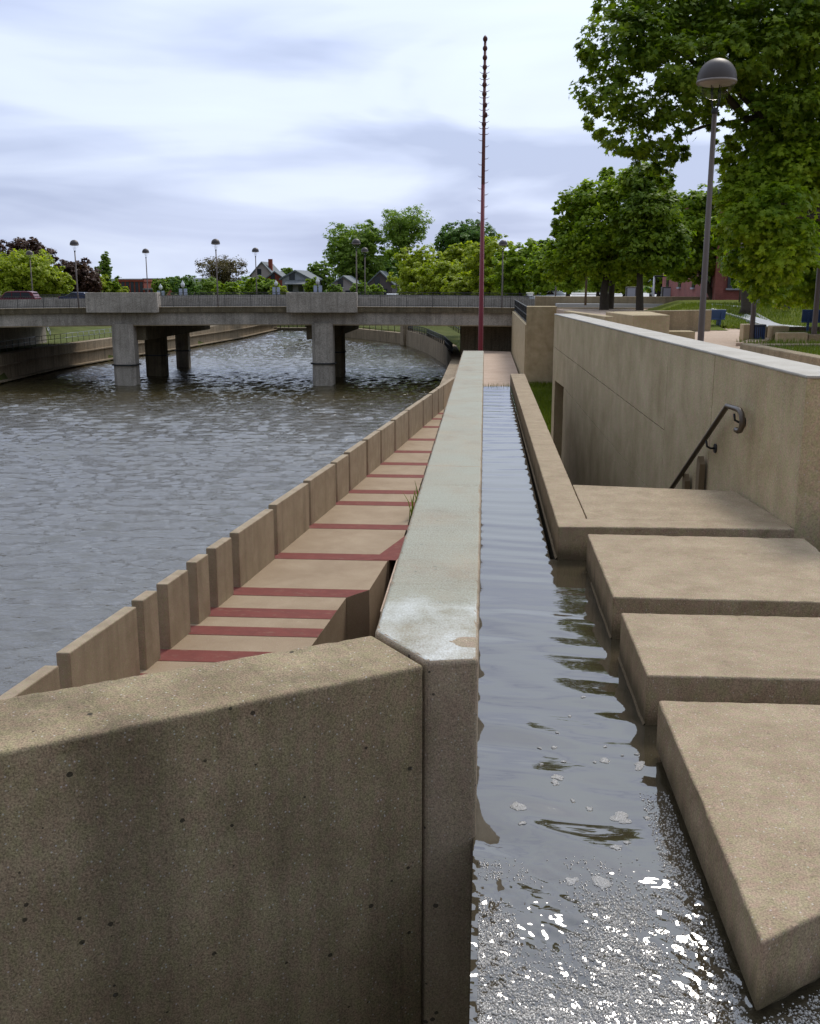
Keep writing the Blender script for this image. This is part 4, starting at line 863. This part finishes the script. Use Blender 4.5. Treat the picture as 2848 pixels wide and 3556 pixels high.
# ================================================================== VEHICLES
def make_car(kind, paint, label, W=1.85):
    e = empty('parked_car', (0, 0, 0), label, 'van' if kind == 'van' else 'car')
    if kind == 'suv': L, body = 4.8, [(-2.4, .35), (2.4, .35), (2.42, .75), (2.25, .95), (1.25, 1.05), (.72, 1.58), (.4, 1.68), (-1.6, 1.70), (-2.05, 1.62), (-2.38, 1.02), (-2.42, .6)]; win = [[(.98, 1.06), (.62, 1.55), (.05, 1.58), (.05, 1.06)], [(-.05, 1.06), (-.05, 1.58), (-.85, 1.58), (-.85, 1.06)], [(-.95, 1.06), (-.95, 1.58), (-1.75, 1.56), (-2.05, 1.06)]]
    elif kind == 'van': L, body = 4.9, [(-2.4, .35), (2.4, .35), (2.42, .8), (2.1, 1.0), (1.5, 1.15), (.95, 1.8), (.6, 1.95), (-2.2, 1.95), (-2.4, 1.7)]; win = [[(1.35, 1.16), (.9, 1.72), (.2, 1.76), (.2, 1.16)], [(.1, 1.16), (.1, 1.76), (-1., 1.76), (-1., 1.16)], [(-1.1, 1.16), (-1.1, 1.76), (-2.2, 1.76), (-2.25, 1.16)]]
    else: L, body = 4.6, [(-2.3, .32), (2.3, .32), (2.32, .65), (2.1, .82), (1.1, .95), (.45, 1.38), (-.85, 1.42), (-1.6, 1.0), (-2.2, .95), (-2.32, .6)]; win = [[(.85, .98), (.38, 1.32), (-.2, 1.34), (-.2, .98)], [(-.3, .98), (-.3, 1.34), (-.8, 1.34), (-1.35, .99)]]
    m = MB(); n = len(body); V = [(x, s*W/2*(1 if z < 1.0 else .88), z) for s in (-1, 1) for x, z in body]
    m.add(V, [list(range(n))[::-1], list(range(n, 2*n))] + [(i, (i+1) % n, n + (i+1) % n, n + i) for i in range(n)]); m.build('body', paint, e, bevel=.05, seg=2)
    for wpts in win:
        for s in (-1, 1):
            q = MB(); k = len(wpts); A_ = [(x, s*(W/2*.885 + .035*(1 if z < 1.2 else 0) + .012), z) for x, z in wpts]; B_ = [(x, y - s*.05, z) for x, y, z in A_]
            q.add(A_ + B_, [list(range(k)), list(range(k, 2*k))[::-1]] + [(i, k+i, k+(i+1) % k, (i+1) % k) for i in range(k)]); q.build('window', M['carglass'], e)
    xr = min(x for x, z in body); xf = max(x for x, z in body); zt = max(z for x, z in body)
    q = MB(); q.box((xr + .28, 0, zt - .38), (.05, W*.7, .42), M=Matrix.Translation((0, 0, 0))); q.build('rear_window', M['carglass'], e)
    for s in (-1, 1):
        MB().box((xr + .02, s*W*.40, .86), (.08, .2, .26)).build('tail_light', M['lens'], e, bevel=.02)
        MB().box((xf - .06, s*W*.36, .70), (.12, .32, .16)).build('headlight', M['white'], e, bevel=.03)
        for x in (-L*.30, L*.31):
            t = MB(); t.tube([(x, s*(W/2 - .2), .34), (x, s*(W/2 + .01), .34)], .34, 20); wh = t.build('wheel', M['tyre'], e)
            t = MB(); t.tube([(x, s*(W/2 + .005), .34), (x, s*(W/2 + .022), .34)], .2, 14); t.build('rim', M['silver'], wh)
    MB().bar((-1.4, W*.36, zt + .03), (.3, W*.36, zt + .03), .04, .04).bar((-1.4, -W*.36, zt + .03), (.3, -W*.36, zt + .03), .04, .04).build('roof_rail', M['dark_metal'], e)
    return e
c = make_car('suv', M['maroon'], 'maroon suv driving on the left end of the bridge'); q = PY(131, 1030, 104.5); c.location = (q[0] - 2.42, 104.5, DK(q[0]) - .05 - .14); c.name = 'suv_car'; c.rotation_euler.z = R(4) + math.pi
c.rotation_euler.z = R(184); 
c = make_car('car', M['carblue'], 'dark blue car on the bridge just left of the left balcony block'); q = PY(285, 1035, 112); c.location = (q[0], 112, DK(q[0]) - .1); c.rotation_euler.z = R(4)
c = make_car('van', M['carwhite'], 'white van parked at the end of the street before the brick building'); q = PY(2381, 1038, 96); c.location = (q[0], 96, .12); c.rotation_euler.z = R(80)
c = make_car('suv', M['carwhite'], 'white parked car beyond the bridge under the yellow green trees'); q = PY(1369, 1030, 175); c.location = (q[0], 175, PY(1369, 1018, 175)[2] - 1.75); c.rotation_euler.z = R(80)
c = make_car('car', M['silver'], 'silver parked car beyond the bridge right of the white one'); q = PY(1475, 1030, 175); c.location = (q[0], 175, PY(1475, 1024, 175)[2] - 1.45); c.rotation_euler.z = R(70)
c = make_car('car', M['silver'], 'silver car parked on the street behind the grove at its left edge'); q = PY(1945, 1024, 110); c.location = (q[0], 118, -.75); c.rotation_euler.z = R(10)
c = make_car('car', M['carblue'], 'dark car parked near the white post on the street'); q = PY(2292, 1030, 104); c.location = (q[0], 104, .12); c.rotation_euler.z = R(85)
# ================================================================== BUILDINGS
def building(name, x0, x1, Y0, Y1, z0, z1, wall, label, rows, cols, roofmat=M['trim'], wh=1.6, ww=1.1, parapet=.3, side=True):
    e = empty(name, ((x0+x1)/2, Y0, z0), label, 'building')
    MB().box(((x0+x1)/2, (Y0+Y1)/2, (z0+z1)/2), (x1-x0, Y1-Y0, z1-z0)).build('wall', wall, e, fix=True)
    MB().box(((x0+x1)/2, (Y0+Y1)/2, z1 + parapet/2), (x1-x0+.4, Y1-Y0+.4, parapet)).build('roof', roofmat, e, fix=True)
    fr = []
    for r_ in range(rows):
        for c_ in range(cols):
            z = z0 + 1.0 + (z1-z0-1.4)*(r_)/max(1, rows) + wh/2; fr.append(((x0 + (x1-x0)*(c_+.5)/cols, Y0 - .03, z), 0))
            if side and c_ < 4: fr.append(((x0 - .03, Y0 + (Y1-Y0)*(c_+.5)/4, z), 1))
    for (x, y, z), sd_ in fr:
        d = (ww, .08, wh) if not sd_ else (.08, ww, wh)
        f = MB().box((x, y, z), d).build('window', M['winglass'], e, fix=True)
        o = MB().box((x, y - (.02 if not sd_ else 0), z - wh/2 - .06), (d[0] + .2, d[1] + .1, .12)).build('sill', M['siding'], f)
    return e
a = PY(2492, 1060, 70); b = PY(2700, 1060, 70)
bb = building('brick_building', a[0], b[0] + 14, 70, 92, .2, 7.2, M['brick'], 'red brick building with tall windows behind the street tree', 2, 9, wh=2.1, ww=.9)
pl = MB()
for i in range(10): pl.box((a[0] + (b[0]+14-a[0])*i/9, 69.9, 3.6), (.5, .35, 7.0))
pl.build('pilaster', M['brick'], bb, fix=True)
a = PY(2395, 1040, 92); b = PY(2490, 1040, 92)
building('brick_building', a[0], b[0], 92, 105, .1, 5.6, M['brick'], 'farther brick building with pale upper storey behind the white van', 2, 3, wh=1.4, ww=1.0, roofmat=M['siding'], parapet=1.3)
a = PY(405, 1010, 235); b = PY(500, 1010, 235)
building('brick_building', a[0], b[0], 235, 250, -2, PY(450, 978, 235)[2], M['brick2'], 'low bright red brick building beyond the bridge at left', 1, 6, wh=2.6, ww=.7, roofmat=M['brick2'], parapet=.5)
a = PY(500, 1010, 300); b = PY(600, 1010, 300)
building('storage_building', a[0], b[0], 300, 315, -2, PY(560, 970, 300)[2], M['roof'], 'flat grey building behind the red brick one', 1, 5, wh=1.4, ww=1.2)
a = PY(500, 1010, 233); b = PY(570, 1010, 233)
building('brick_annex', a[0], b[0], 233, 240, -2, PY(540, 1006, 233)[2], M['brick2'], 'low red brick annex right of the bright red building', 1, 4, wh=.8, ww=.6)
def house(fx0, fx1, fridge, feave, D, dep, wall, label, gable=True, chim=None, porch=False):
    a = PY(fx0, feave, D); b = PY(fx1, feave, D); x0, x1 = a[0], b[0]; ze = a[2]; zr = PY((fx0+fx1)/2, fridge, D)[2]; z0 = -2.2; xm = (x0+x1)/2
    e = empty('gabled_house', (xm, D, z0), label, 'house')
    m = MB(); w5 = [(x0, z0), (x1, z0), (x1, ze), (xm, zr), (x0, ze)]
    m.add([(x, D, z) for x, z in w5] + [(x, D+dep, z) for x, z in w5], [(0,1,2,3,4), (9,8,7,6,5), (0,5,6,1), (1,6,7,2), (4,9,5,0), (2,7,8,3), (3,8,9,4)]); m.build('wall', wall, e, fix=True)
    rf = MB()
    for s, xe in ((-1, x0), (1, x1)):
        sl2 = (zr-ze)/(xm-xe); ov = .5*s; pts = [(xe + ov, ze + sl2*ov), (xm, zr)]
        rf.add([(pts[0][0], D-.4, pts[0][1]+.02), (pts[1][0], D-.4, pts[1][1]+.02), (pts[1][0], D+dep+.4, pts[1][1]+.02), (pts[0][0], D+dep+.4, pts[0][1]+.02),
                (pts[0][0], D-.4, pts[0][1]+.3), (pts[1][0], D-.4, pts[1][1]+.3), (pts[1][0], D+dep+.4, pts[1][1]+.3), (pts[0][0], D+dep+.4, pts[0][1]+.3)],
               [(0,1,2,3), (7,6,5,4), (0,4,5,1), (1,5,6,2), (2,6,7,3), (3,7,4,0)])
    rf_ = rf.build('roof', M['roof'], e, fix=True)
    if chim:
        c0 = PY(chim[0], chim[1], D+3); ch = MB().box((c0[0], D+3, (c0[2]+ze)/2), (.95, .95, c0[2]-ze + .5)).build('chimney', M['brick2'], rf_)
    for x, z, w_, h_ in ((xm - (x1-x0)*.12, ze + (zr-ze)*.25, 1.0, 1.5), (x0 + (x1-x0)*.3, ze - 1.6, .9, 1.3), (x0 + (x1-x0)*.7, ze - 1.6, .9, 1.3)):
        f = MB().box((x, D-.04, z), (w_, .1, h_)).build('window', M['winglass'], e, fix=True)
        q = MB().box((x, D-.08, z - h_/2 - .08), (w_+.3, .12, .15)).build('sill', M['white'], f)
    if porch: MB().prism([(x0+.8, D-2.2), (x1-.4, D-2.2), (x1-.4, D), (x0+.8, D)], ze-1.0, [ze-.9, ze-.9, ze-.2, ze-.2]).build('porch_roof', M['trim'], e, fix=True)
    return e
house(980, 1072, 943, 968, 185, 14, M['siding'], 'pale grey gabled house with a porch roof beyond the bridge', porch=True)
house(1152, 1232, 962, 990, 190, 12, M['siding2'], 'pale gabled house half hidden behind the right balcony block')
house(1278, 1362, 945, 985, 200, 12, M['brown_siding'], 'dark brown gabled house under the trees')
house(872, 948, 912, 955, 260, 12, M['siding2'], 'large pale house with a tall red brick chimney behind shrubs', chim=(939, 903))
house(925, 985, 945, 968, 240, 10, M['brick2'], 'red walled house with dark swooping roof below the chimney')
# ================================================================== TREES
_star = np.array([(0, -.55), (.16, -.2), (.5, -.28), (.36, .0), (.55, .3), (.2, .25), (0, .6), (-.2, .25), (-.55, .3), (-.36, 0), (-.5, -.28), (-.16, -.2)])
_dia = np.array([(0, -.5), (.36, 0.), (0, .55), (-.36, 0.)])
def leaf_cloud(blobs, n, size, rs, shape='dia', shell=.72, droop=.0, clump=.27, cl_n=26):
    """blobs: list of (centre, (rx, ry, rz)); leaves sit in clumps near each blob's skin"""
    r = np.random.default_rng(rs); wts = np.array([b[1][0]*b[1][2] + b[1][0]*b[1][1] for b in blobs]); cnt = np.maximum(20, (n*wts/wts.sum()).astype(int))
    Pn, Nn, Ss = [], [], []
    for (c, rad), k in zip(blobs, cnt):
        rad = np.array(rad); c = np.array(c); m = max(3, k//cl_n)
        d = r.normal(size=(m, 3)); d /= np.linalg.norm(d, axis=1)[:, None]
        rr = np.where(r.random(m) < .8, r.uniform(shell, 1.06, m), r.uniform(.2, shell, m)); cc = c + d*rad*rr[:, None]
        cs = clump*rad.mean()*(.6 + .7*r.random(m))
        idx = np.repeat(np.arange(m), cl_n)[:k] if m*cl_n >= k else r.integers(0, m, k); kk = len(idx)
        off = r.normal(size=(kk, 3)); off /= np.linalg.norm(off, axis=1)[:, None]; off *= (r.random(kk)**.5)[:, None]; off[:, 2] *= .62
        p = cc[idx] + off*cs[idx][:, None]
        nn = d[idx]*.5 + off*.5 + np.array([0, 0, .75]) + r.normal(size=(kk, 3))*.42
        Pn.append(p); Nn.append(nn/np.linalg.norm(nn, axis=1)[:, None]); Ss.append(size*(.65 + .7*r.random(kk)))
    P = np.concatenate(Pn); N = np.concatenate(Nn); S_ = np.concatenate(Ss); m = len(P)
    t = r.normal(size=(m, 3)); t -= N*(t*N).sum(1)[:, None]; t /= np.linalg.norm(t, axis=1)[:, None]; b = np.cross(N, t)
    sh = _star if shape == 'star' else _dia; q = len(sh)
    V = P[:, None, :] + (t[:, None, :]*sh[None, :, 0, None] + b[:, None, :]*sh[None, :, 1, None] - N[:, None, :]*(.35*(sh[:, 0]**2)[None, :, None]))*S_[:, None, None]
    return V.reshape(-1, 3), np.arange(m*q).reshape(m, q)
def limb(m, a, b, r0, r1, r, wob=.12, n=5, seg=8):
    a = Vector(a); b = Vector(b); L = (b-a).length; pts = []
    for i in range(n+1):
        t = i/n; p = a.lerp(b, t); k = wob*L*math.sin(math.pi*t)
        pts.append(p + Vector((r.uniform(-1, 1)*k*.5, r.uniform(-1, 1)*k*.5, k*.35*(1 if i else 0))))
    m.tube(pts, [r0 + (r1-r0)*i/n for i in range(n+1)], seg)
def tree(name, label, base, blobs, n, size, leaf, bark='bark', tr=.2, rs=1, shape='dia', fork=None, group=None, cat='tree', limbs=None, **kw):
    e = empty(name, base, label, cat, group); r = random.Random(rs)
    V, F = leaf_cloud(blobs, int(n*(1.7 if shape == 'dia' else 1.25)), size, rs, shape, **kw); raw_mesh('crown', V, F, M[leaf], e, fix=True)
    m = MB(); bx = Vector(base); top = Vector(fork) if fork else bx.lerp(Vector(sum((Vector(b[0]) for b in blobs), Vector())/len(blobs)), .5)
    m.tube([bx - Vector((0, 0, .2)), bx + Vector((0, 0, .15)), bx.lerp(top, .5) + Vector((r.uniform(-.1, .1), 0, 0)), top], [tr*1.7, tr*1.15, tr*.95, tr*.75], 10)
    for i, b in enumerate(blobs):
        if limbs and i >= limbs: break
        limb(m, top - Vector((0, 0, r.random()*(top.z-bx.z)*.3)), Vector(b[0]) + Vector((0, 0, b[1][2]*.3)), tr*.5, tr*.10, r)
    m.build('trunk', M[bark], e, fix=True); return e
def px_blob(fx, fy, fr, Y, sq=.85, dep=1.): c = PY(fx, fy, Y); rr = fr*Y/3600.; return (tuple(c), (rr, rr*dep, rr*sq))
def auto_tree(name, label, fx, ftop, fbot, fw_, D, zbase, leaf, n, size, rs, form='round', group='trees beyond the bridge', **kw):
    """crown centred at fx between ftop and fbot, fw_ wide (photograph pixels), at distance D"""
    r = random.Random(rs); blobs = []; s = D/3600.; c = PY(fx, (ftop+fbot)/2, D); n = int(n*1.7); size *= .76; hw = fw_/2*s; hh = (fbot-ftop)/2*s
    k = kw.pop('k', 15)
    for i in range(k):
        t = (i+.5)/k; z = 1 - 2*t; a = i*2.4 + r.random()
        if form == 'round': rad = math.sqrt(max(0, 1 - z*z)); prof = .80
        elif form == 'column': rad = .55 + .25*(1-abs(z)); prof = .8
        elif form == 'vase': rad = (.40 + .75*(z+1)/2)*math.sqrt(max(.25, 1 - max(0, z)**2)); prof = .85
        else: rad = math.sqrt(max(0, 1 - z*z*.6)); prof = .8
        br = (.34 + .14*r.random())
        br = br*1.12; blobs.append(((c[0] + hw*(1-br*.7)*rad*math.cos(a), D + hw*(1-br)*rad*math.sin(a), c[2] + hh*(1-br*.7)*z), (hw*br*1.15, hw*br*1.15, max(hh, hw*.5)*br*.9)))
    blobs.append((tuple(c), (hw*.55, hw*.55, hh*.55)))
    return tree(name, label, (c[0], D, zbase), blobs, n, size, leaf, rs=rs, group=group, tr=kw.pop('tr', .16 + hh*.02), limbs=8, **kw)
# the big maple whose limbs reach in from the right
Y0 = 27.
bl = [px_blob(fx, fy, fr, Y0 + dy) for fx, fy, fr, dy in (
    (2190, 150, 150, -.3), (2120, 330, 105, -.6), (2180, 470, 95, -.4), (2300, 90, 150, .5), (2330, 270, 150, -.6), (2290, 420, 110, -.2), (2260, 555, 62, -.3), (2440, 40, 170, .8), (2470, 210, 130, -.3), (2440, 370, 70, .3), (2590, -20, 190, .5),
    (2620, 150, 150, -.8), (2560, 270, 100, .7), (2740, 60, 190, 0), (2760, 260, 160, .4), (2850, 160, 190, -.5), (2700, 360, 110, 1.0), (2830, 390, 120, .5), (2060, 190, 60, -.2), (2080, 430, 55, .1), (2330, 520, 48, .1), (2160, 40, 90, .3), (2300, -60, 140, .4), (2900, -40, 200, .4), (2620, 480, 90, .9), (2560, 560, 80, 1.2), (2740, 470, 120, .8), (2640, 410, 90, -.8), (2760, 380, 110, -1.0), (2840, 480, 110, -.6), (2520, 470, 50, .6), (2700, 560, 100, .2), (2830, 590, 100, .4), (2490, 320, 70, -.4))]
tb = (PY(2985, 1150, Y0 + .6)[0], Y0 + .6, -.05); fk = PY(2960, 560, Y0 + .6)
e = tree('maple_tree', 'large dark maple reaching in from the top right corner over the plaza', tb, bl, 30000, .135, 'leaf_maple', tr=.30, rs=3, shape='star', fork=tuple(fk), limbs=1, clump=.34, cl_n=22)
m = MB(); rr = random.Random(5)
for pts in ([(2960, 560), (2800, 480), (2640, 400), (2540, 300), (2470, 200)], [(2900, 520), (2760, 440), (2690, 330), (2660, 200)], [(2640, 400), (2560, 420), (2440, 440), (2340, 480), (2310, 560), (2280, 620)], [(2350, 470), (2330, 560), (2300, 630)], [(2345, 500), (2290, 540), (2270, 600)]):
    q = [Vector(PY(x, y, Y0 + .3)) for x, y in pts]; n = len(q); r0 = .12 if pts[0][0] > 2800 else (.06 if pts[0][0] > 2500 else .018)
    m.tube(q, [r0*(1 - .8*i/(n-1)) for i in range(n)], 7)
m.build('limb', M['bark'], e, fix=True)
# hanging twig leaves below the crown
tw = [px_blob(fx, fy, 16, Y0 + .2) for fx, fy in ((2290, 560), (2310, 600), (2280, 630), (2330, 560), (2370, 520), (2385, 535), (2365, 548), (2300, 640), (2260, 590), (2320, 620), (2480, 440), (2500, 420))]
V, F = leaf_cloud(tw, 260, .15, 9, 'star', clump=.8, cl_n=14); raw_mesh('hanging_leaves', V, F, M['leaf_maple'], e, fix=True)
# lower maple at the right behind the lamps
Y0 = 26.
bl = [px_blob(fx, fy, fr, Y0 + dy + (5. if fx > 2770 and fy > 600 else 0)) for fx, fy, fr, dy in ((2560, 690, 70, 0), (2640, 640, 110, .5), (2760, 600, 130, .4), (2590, 780, 95, -.5), (2700, 740, 120, -.8), (2830, 720, 140, .2), (2600, 880, 90, .2), (2720, 870, 120, -.6), (2850, 880, 130, -.2), (2660, 970, 85, .4), (2780, 980, 100, -.3), (2880, 1000, 90, 0), (2560, 900, 50, .4), (2700, 560, 100, .8), (2850, 560, 130, .8), (2520, 560, 40, .4), (2560, 610, 50, .5))]
q = PY(3010, 1090, 28.5); tree('maple_tree', 'bushy maple at the right edge hanging low behind the lamp poles', (q[0], 28.5, .0), bl, 28000, .13, 'leaf_mid', tr=.22, fork=tuple(PY(3020, 760, 28.5)), rs=11, shape='star', clump=.34, cl_n=22, limbs=8)
# street tree with visible leaning trunk by the brick building
Y0 = 50.; bl = [px_blob(fx, fy, fr, Y0 + dy) for fx, fy, fr, dy in ((2560, 860, 60, 1), (2520, 800, 60, 1), (2600, 780, 80, .5), (2640, 900, 60, .8), (2580, 960, 40, .6), (2690, 830, 90, .4), (2530, 940, 30, 1))]
q = PZ(2596, 1075, .55); tree('street_tree', 'street tree with a dark flared trunk in front of the brick building', (q[0], q[1], .5), bl, 5000, .28, 'leaf_mid', tr=.22, rs=21, fork=tuple(PY(2600, 960, q[1])), limbs=5)
# the maple grove in the middle
Y0 = 63.
bl = [px_blob(fx, fy, fr, Y0 + dy) for fx, fy, fr, dy in ((2140, 640, 60, 0), (2070, 700, 75, -1), (2000, 710, 60, -.5), (2190, 690, 95, -1.2), (1985, 760, 55, 0), (2100, 800, 100, -1.5), (2200, 830, 100, -1), (1990, 850, 80, -.5), (2050, 890, 85, -1), (2150, 905, 80, -.8), (1960, 810, 40, .3), (1935, 800, 26, 0), (1930, 920, 60, .5), (2240, 925, 50, -.4), (2120, 600, 28, 0), (2030, 660, 30, -.4), (1950, 720, 26, 0), (1915, 860, 26, .2))]
q = PY(2098, 1064, 62); tree('maple_tree', 'bright topped maple at the left of the plaza grove', (q[0], 62, -.1), bl, 15500, .25, 'leaf_mid', tr=.24, rs=31, fork=tuple(PY(2110, 940, 62)), limbs=8, clump=.36, group='maples in the plaza grove')
q = PY(2118, 1064, 64); tree('maple_tree', 'slim leaning maple trunk close beside the left grove maple', (q[0], 64, -.1), [px_blob(2130, 880, 80, 65.5), px_blob(2200, 900, 70, 65), px_blob(2080, 860, 70, 66)], 4200, .27, 'leaf_mid', tr=.2, rs=33, fork=tuple(PY(2128, 950, 64)), group='maples in the plaza grove')
bl = [px_blob(fx, fy, fr, 60 + dy) for fx, fy, fr, dy in ((2240, 640, 75, 0), (2290, 650, 50, .3), (2260, 730, 85, -1), (2310, 720, 60, -.5), (2330, 840, 70, -.3), (2250, 850, 90, -1), (2310, 885, 65, -.4), (2230, 900, 55, -.4), (2210, 760, 70, -.6), (2350, 790, 34, 0), (2190, 620, 34, .4), (2350, 880, 30, .2), (2260, 600, 30, .5))]
q = PY(2222, 1066, 60); tree('maple_tree', 'dark round maple at the right of the plaza grove with forked trunk', (q[0], 60, -.1), bl, 12500, .25, 'leaf_maple', tr=.20, rs=35, fork=tuple(PY(2222, 920, 60)), limbs=8, clump=.36, group='maples in the plaza grove')
bl = [px_blob(fx, fy, fr, 72 + dy) for fx, fy, fr, dy in ((2400, 710, 55, 0), (2460, 690, 55, .5), (2380, 800, 60, -.5), (2450, 790, 70, -.6), (2520, 760, 60, 0), (2400, 890, 60, 0), (2470, 880, 60, -.3), (2530, 860, 50, 0), (2440, 950, 40, .3), (2360, 930, 50, .4))]
q = PY(2485, 1060, 72); tree('maple_tree', 'maple with a slanting branch behind the large street lamp', (q[0], 72, .1), bl, 10000, .27, 'leaf_mid', tr=.24, rs=37, fork=tuple(PY(2440, 960, 72)), limbs=8, clump=.36)
# row under-storey behind the grove
for i, (fx, top, wd, D, leaf, lab) in enumerate(((1975, 890, 120, 95, 'leaf_mid', 'round street tree behind the left side of the grove'), (2080, 930, 120, 100, 'leaf_mid', 'round street tree seen between the grove trunks'), (2170, 940, 110, 104, 'leaf_yellow', 'pale street tree behind the grove left of the white post'), (2290, 900, 120, 98, 'leaf_mid', 'street tree to the right of the white post'), (2350, 920, 90, 108, 'leaf_green', 'fresh green street tree left of the white van'))):
    auto_tree('street_tree', lab, fx, top, 1012, wd, D, 0., leaf, 2600, .42, 50+i, group='street trees behind the grove')
# yellow green trees behind the bridge
for i, (fx, top, bot, wd, D, leaf, lab) in enumerate((
    (1455, 855, 1030, 190, 165, 'leaf_yellow', 'yellow green spreading tree right of the brown house'), (1540, 905, 1045, 190, 150, 'leaf_yellow', 'low yellow green tree directly left of the red pole'), (1620, 845, 960, 150, 160, 'leaf_yellow', 'bright yellow green tree behind the red pole'),
    (1705, 825, 1040, 190, 140, 'leaf_yellow', 'yellow green tree just right of the red pole'), (1810, 835, 1040, 190, 130, 'leaf_mid', 'rounded green tree behind the retaining block'), (1900, 850, 1040, 130, 118, 'leaf_mid', 'green tree at the left edge of the grove'), (1640, 950, 1045, 200, 145, 'leaf_yellow', 'low yellow green bushy tree behind the bridge railing'),
    (1890, 830, 960, 90, 175, 'leaf_green', 'hazy green tree top between bridge and grove'))):
    auto_tree('yellow_green_tree', lab, fx, top, bot, wd, D, -1.6, leaf, 4200, .55, 70+i)
e = auto_tree('cottonwood_tree', 'tall dense green tree left of the airy vase shaped tree', 1235, 770, 1010, 195, 210, -2, 'leaf_green', 9000, .62, 90, form='fat', k=22)
auto_tree('elm_tree', 'tall airy vase shaped tree with visible branches against the sky', 1402, 722, 870, 180, 215, -2, 'leaf_green', 3600, .55, 91, form='vase', k=18, bark='bark2', clump=.42, fork=tuple(PY(1405, 900, 215)), tr=.5)
auto_tree('cottonwood_tree', 'deep green tall tree just left of the red pole', 1620, 770, 900, 190, 220, -2, 'leaf_deep', 5200, .65, 92, k=16)
auto_tree('cottonwood_tree', 'deep green narrow tree beside the yellow green spreading tree', 1545, 810, 960, 70, 222, -2, 'leaf_deep', 2000, .6, 93)
auto_tree('shrub_tree', 'green tree behind the houses under the vase shaped tree', 1370, 850, 1000, 120, 230, -2, 'leaf_mid', 3200, .6, 94)
auto_tree('shrub_tree', 'leafy green tree right of the pale grey gabled house', 1110, 908, 1020, 100, 200, -2, 'leaf_green', 3000, .55, 95)
auto_tree('shrub_tree', 'dark shrub tree behind the brown house', 1330, 900, 1010, 130, 225, -2, 'leaf_deep', 2600, .6, 96)
auto_tree('spreading_tree', 'flat topped sparse brownish tree behind the second bridge lamp', 770, 888, 985, 180, 240, -2, 'leaf_sparse', 2600, .5, 97, form='vase', k=16, bark='bark2', clump=.40, fork=tuple(PY(770, 985, 240)), tr=.4)
for i, (fx, top, bot, wd, D, leaf, lab) in enumerate(((640, 955, 1030, 110, 190, 'leaf_deep', 'round dark green bush tree behind the second white globe lamp'), (560, 965, 1030, 60, 185, 'leaf_green', 'small green tree behind the first white globe lamp'), (720, 965, 1035, 110, 200, 'leaf_green', 'green shrub under the flat topped tree'),
        (790, 980, 1040, 90, 170, 'leaf_mid', 'rounded shrub at the second bridge lamp'), (880, 955, 1040, 110, 180, 'leaf_mid', 'green shrub left of the grey gabled house'), (930, 965, 1040, 90, 178, 'leaf_green', 'green shrub touching the grey gabled house'), (968, 985, 1045, 60, 172, 'leaf_yellow', 'low pale shrub at the foot of the grey gabled house'), (1085, 960, 1045, 50, 178, 'leaf_mid', 'narrow shrub at the right corner of the grey gabled house'), (1250, 975, 1045, 60, 180, 'leaf_green', 'shrub between the pale house and the brown house'), (1300, 985, 1045, 70, 185, 'leaf_mid', 'shrub in front of the brown house'), (1165, 985, 1045, 50, 180, 'leaf_green', 'small shrub before the pale house'), (1000, 930, 960, 50, 250, 'leaf_green', 'small tree top right of the chimney'), (600, 960, 1000, 50, 260, 'leaf_mid', 'small far tree right of the red brick building'))):
    auto_tree('shrub_tree', lab, fx, top, bot, wd, D, -2, leaf, 1800, .5, 110+i, k=10)
# left bank trees
auto_tree('copper_beech', 'dark red leaved tree top above the yellow green tree at left', 85, 826, 960, 190, 165, -2, 'leaf_red', 6000, .55, 130)
auto_tree('yellow_green_tree', 'large yellow green tree at the left edge above the maroon car', 60, 872, 1045, 260, 138, -2, 'leaf_yellow', 7000, .5, 131, form='fat', k=20)
auto_tree('yellow_green_tree', 'yellow green tree sloping down right of the large one at left', 185, 925, 1050, 130, 140, -2, 'leaf_yellow', 3500, .5, 132)
auto_tree('copper_beech', 'dark red leaved tree behind the first bridge lamp', 265, 900, 1040, 150, 160, -2, 'leaf_red', 5500, .5, 133)
auto_tree('copper_beech', 'small dark red tree right of the first bridge lamp', 318, 950, 1040, 60, 158, -2, 'leaf_red', 2200, .45, 134)
auto_tree('poplar_tree', 'slim upright green poplar left of the red brick building', 366, 874, 1000, 42, 200, -2, 'leaf_green', 2600, .42, 135, form='column', k=14)
auto_tree('poplar_tree', 'lower poplar shoots beside the slim upright one', 340, 920, 1000, 30, 198, -2, 'leaf_green', 1200, .42, 136, form='column', k=10)
for i, (fx, top, bot, wd, leaf, lab) in enumerate(((350, 950, 1040, 90, 'leaf_yellow', 'yellow green shrub in front of the poplar'), (395, 968, 1030, 50, 'leaf_mid', 'green shrub at the corner of the red brick building'), (420, 995, 1040, 60, 'leaf_yellow', 'low yellow green shrub before the red brick building'))):
    auto_tree('shrub_tree', lab, fx, top, bot, wd, 165, -2, leaf, 1500, .42, 140+i, k=9)
# background wood closing the skyline
rw = random.Random(4)
bl = []
for i in range(70):
    x = -150 + i*4.6; Y = 300 + rw.uniform(-15, 15); bl.append(((x, Y, -1 + rw.uniform(0, 1.6)), (5 + 2*rw.random(), 5, 2.6 + 1.3*rw.random())))
V, F = leaf_cloud(bl, 14000, .95, 77); tag(raw_mesh('distant_wood', V, F, M['leaf_deep']), 'band of distant green woodland along the skyline', 'wood', kind='stuff')
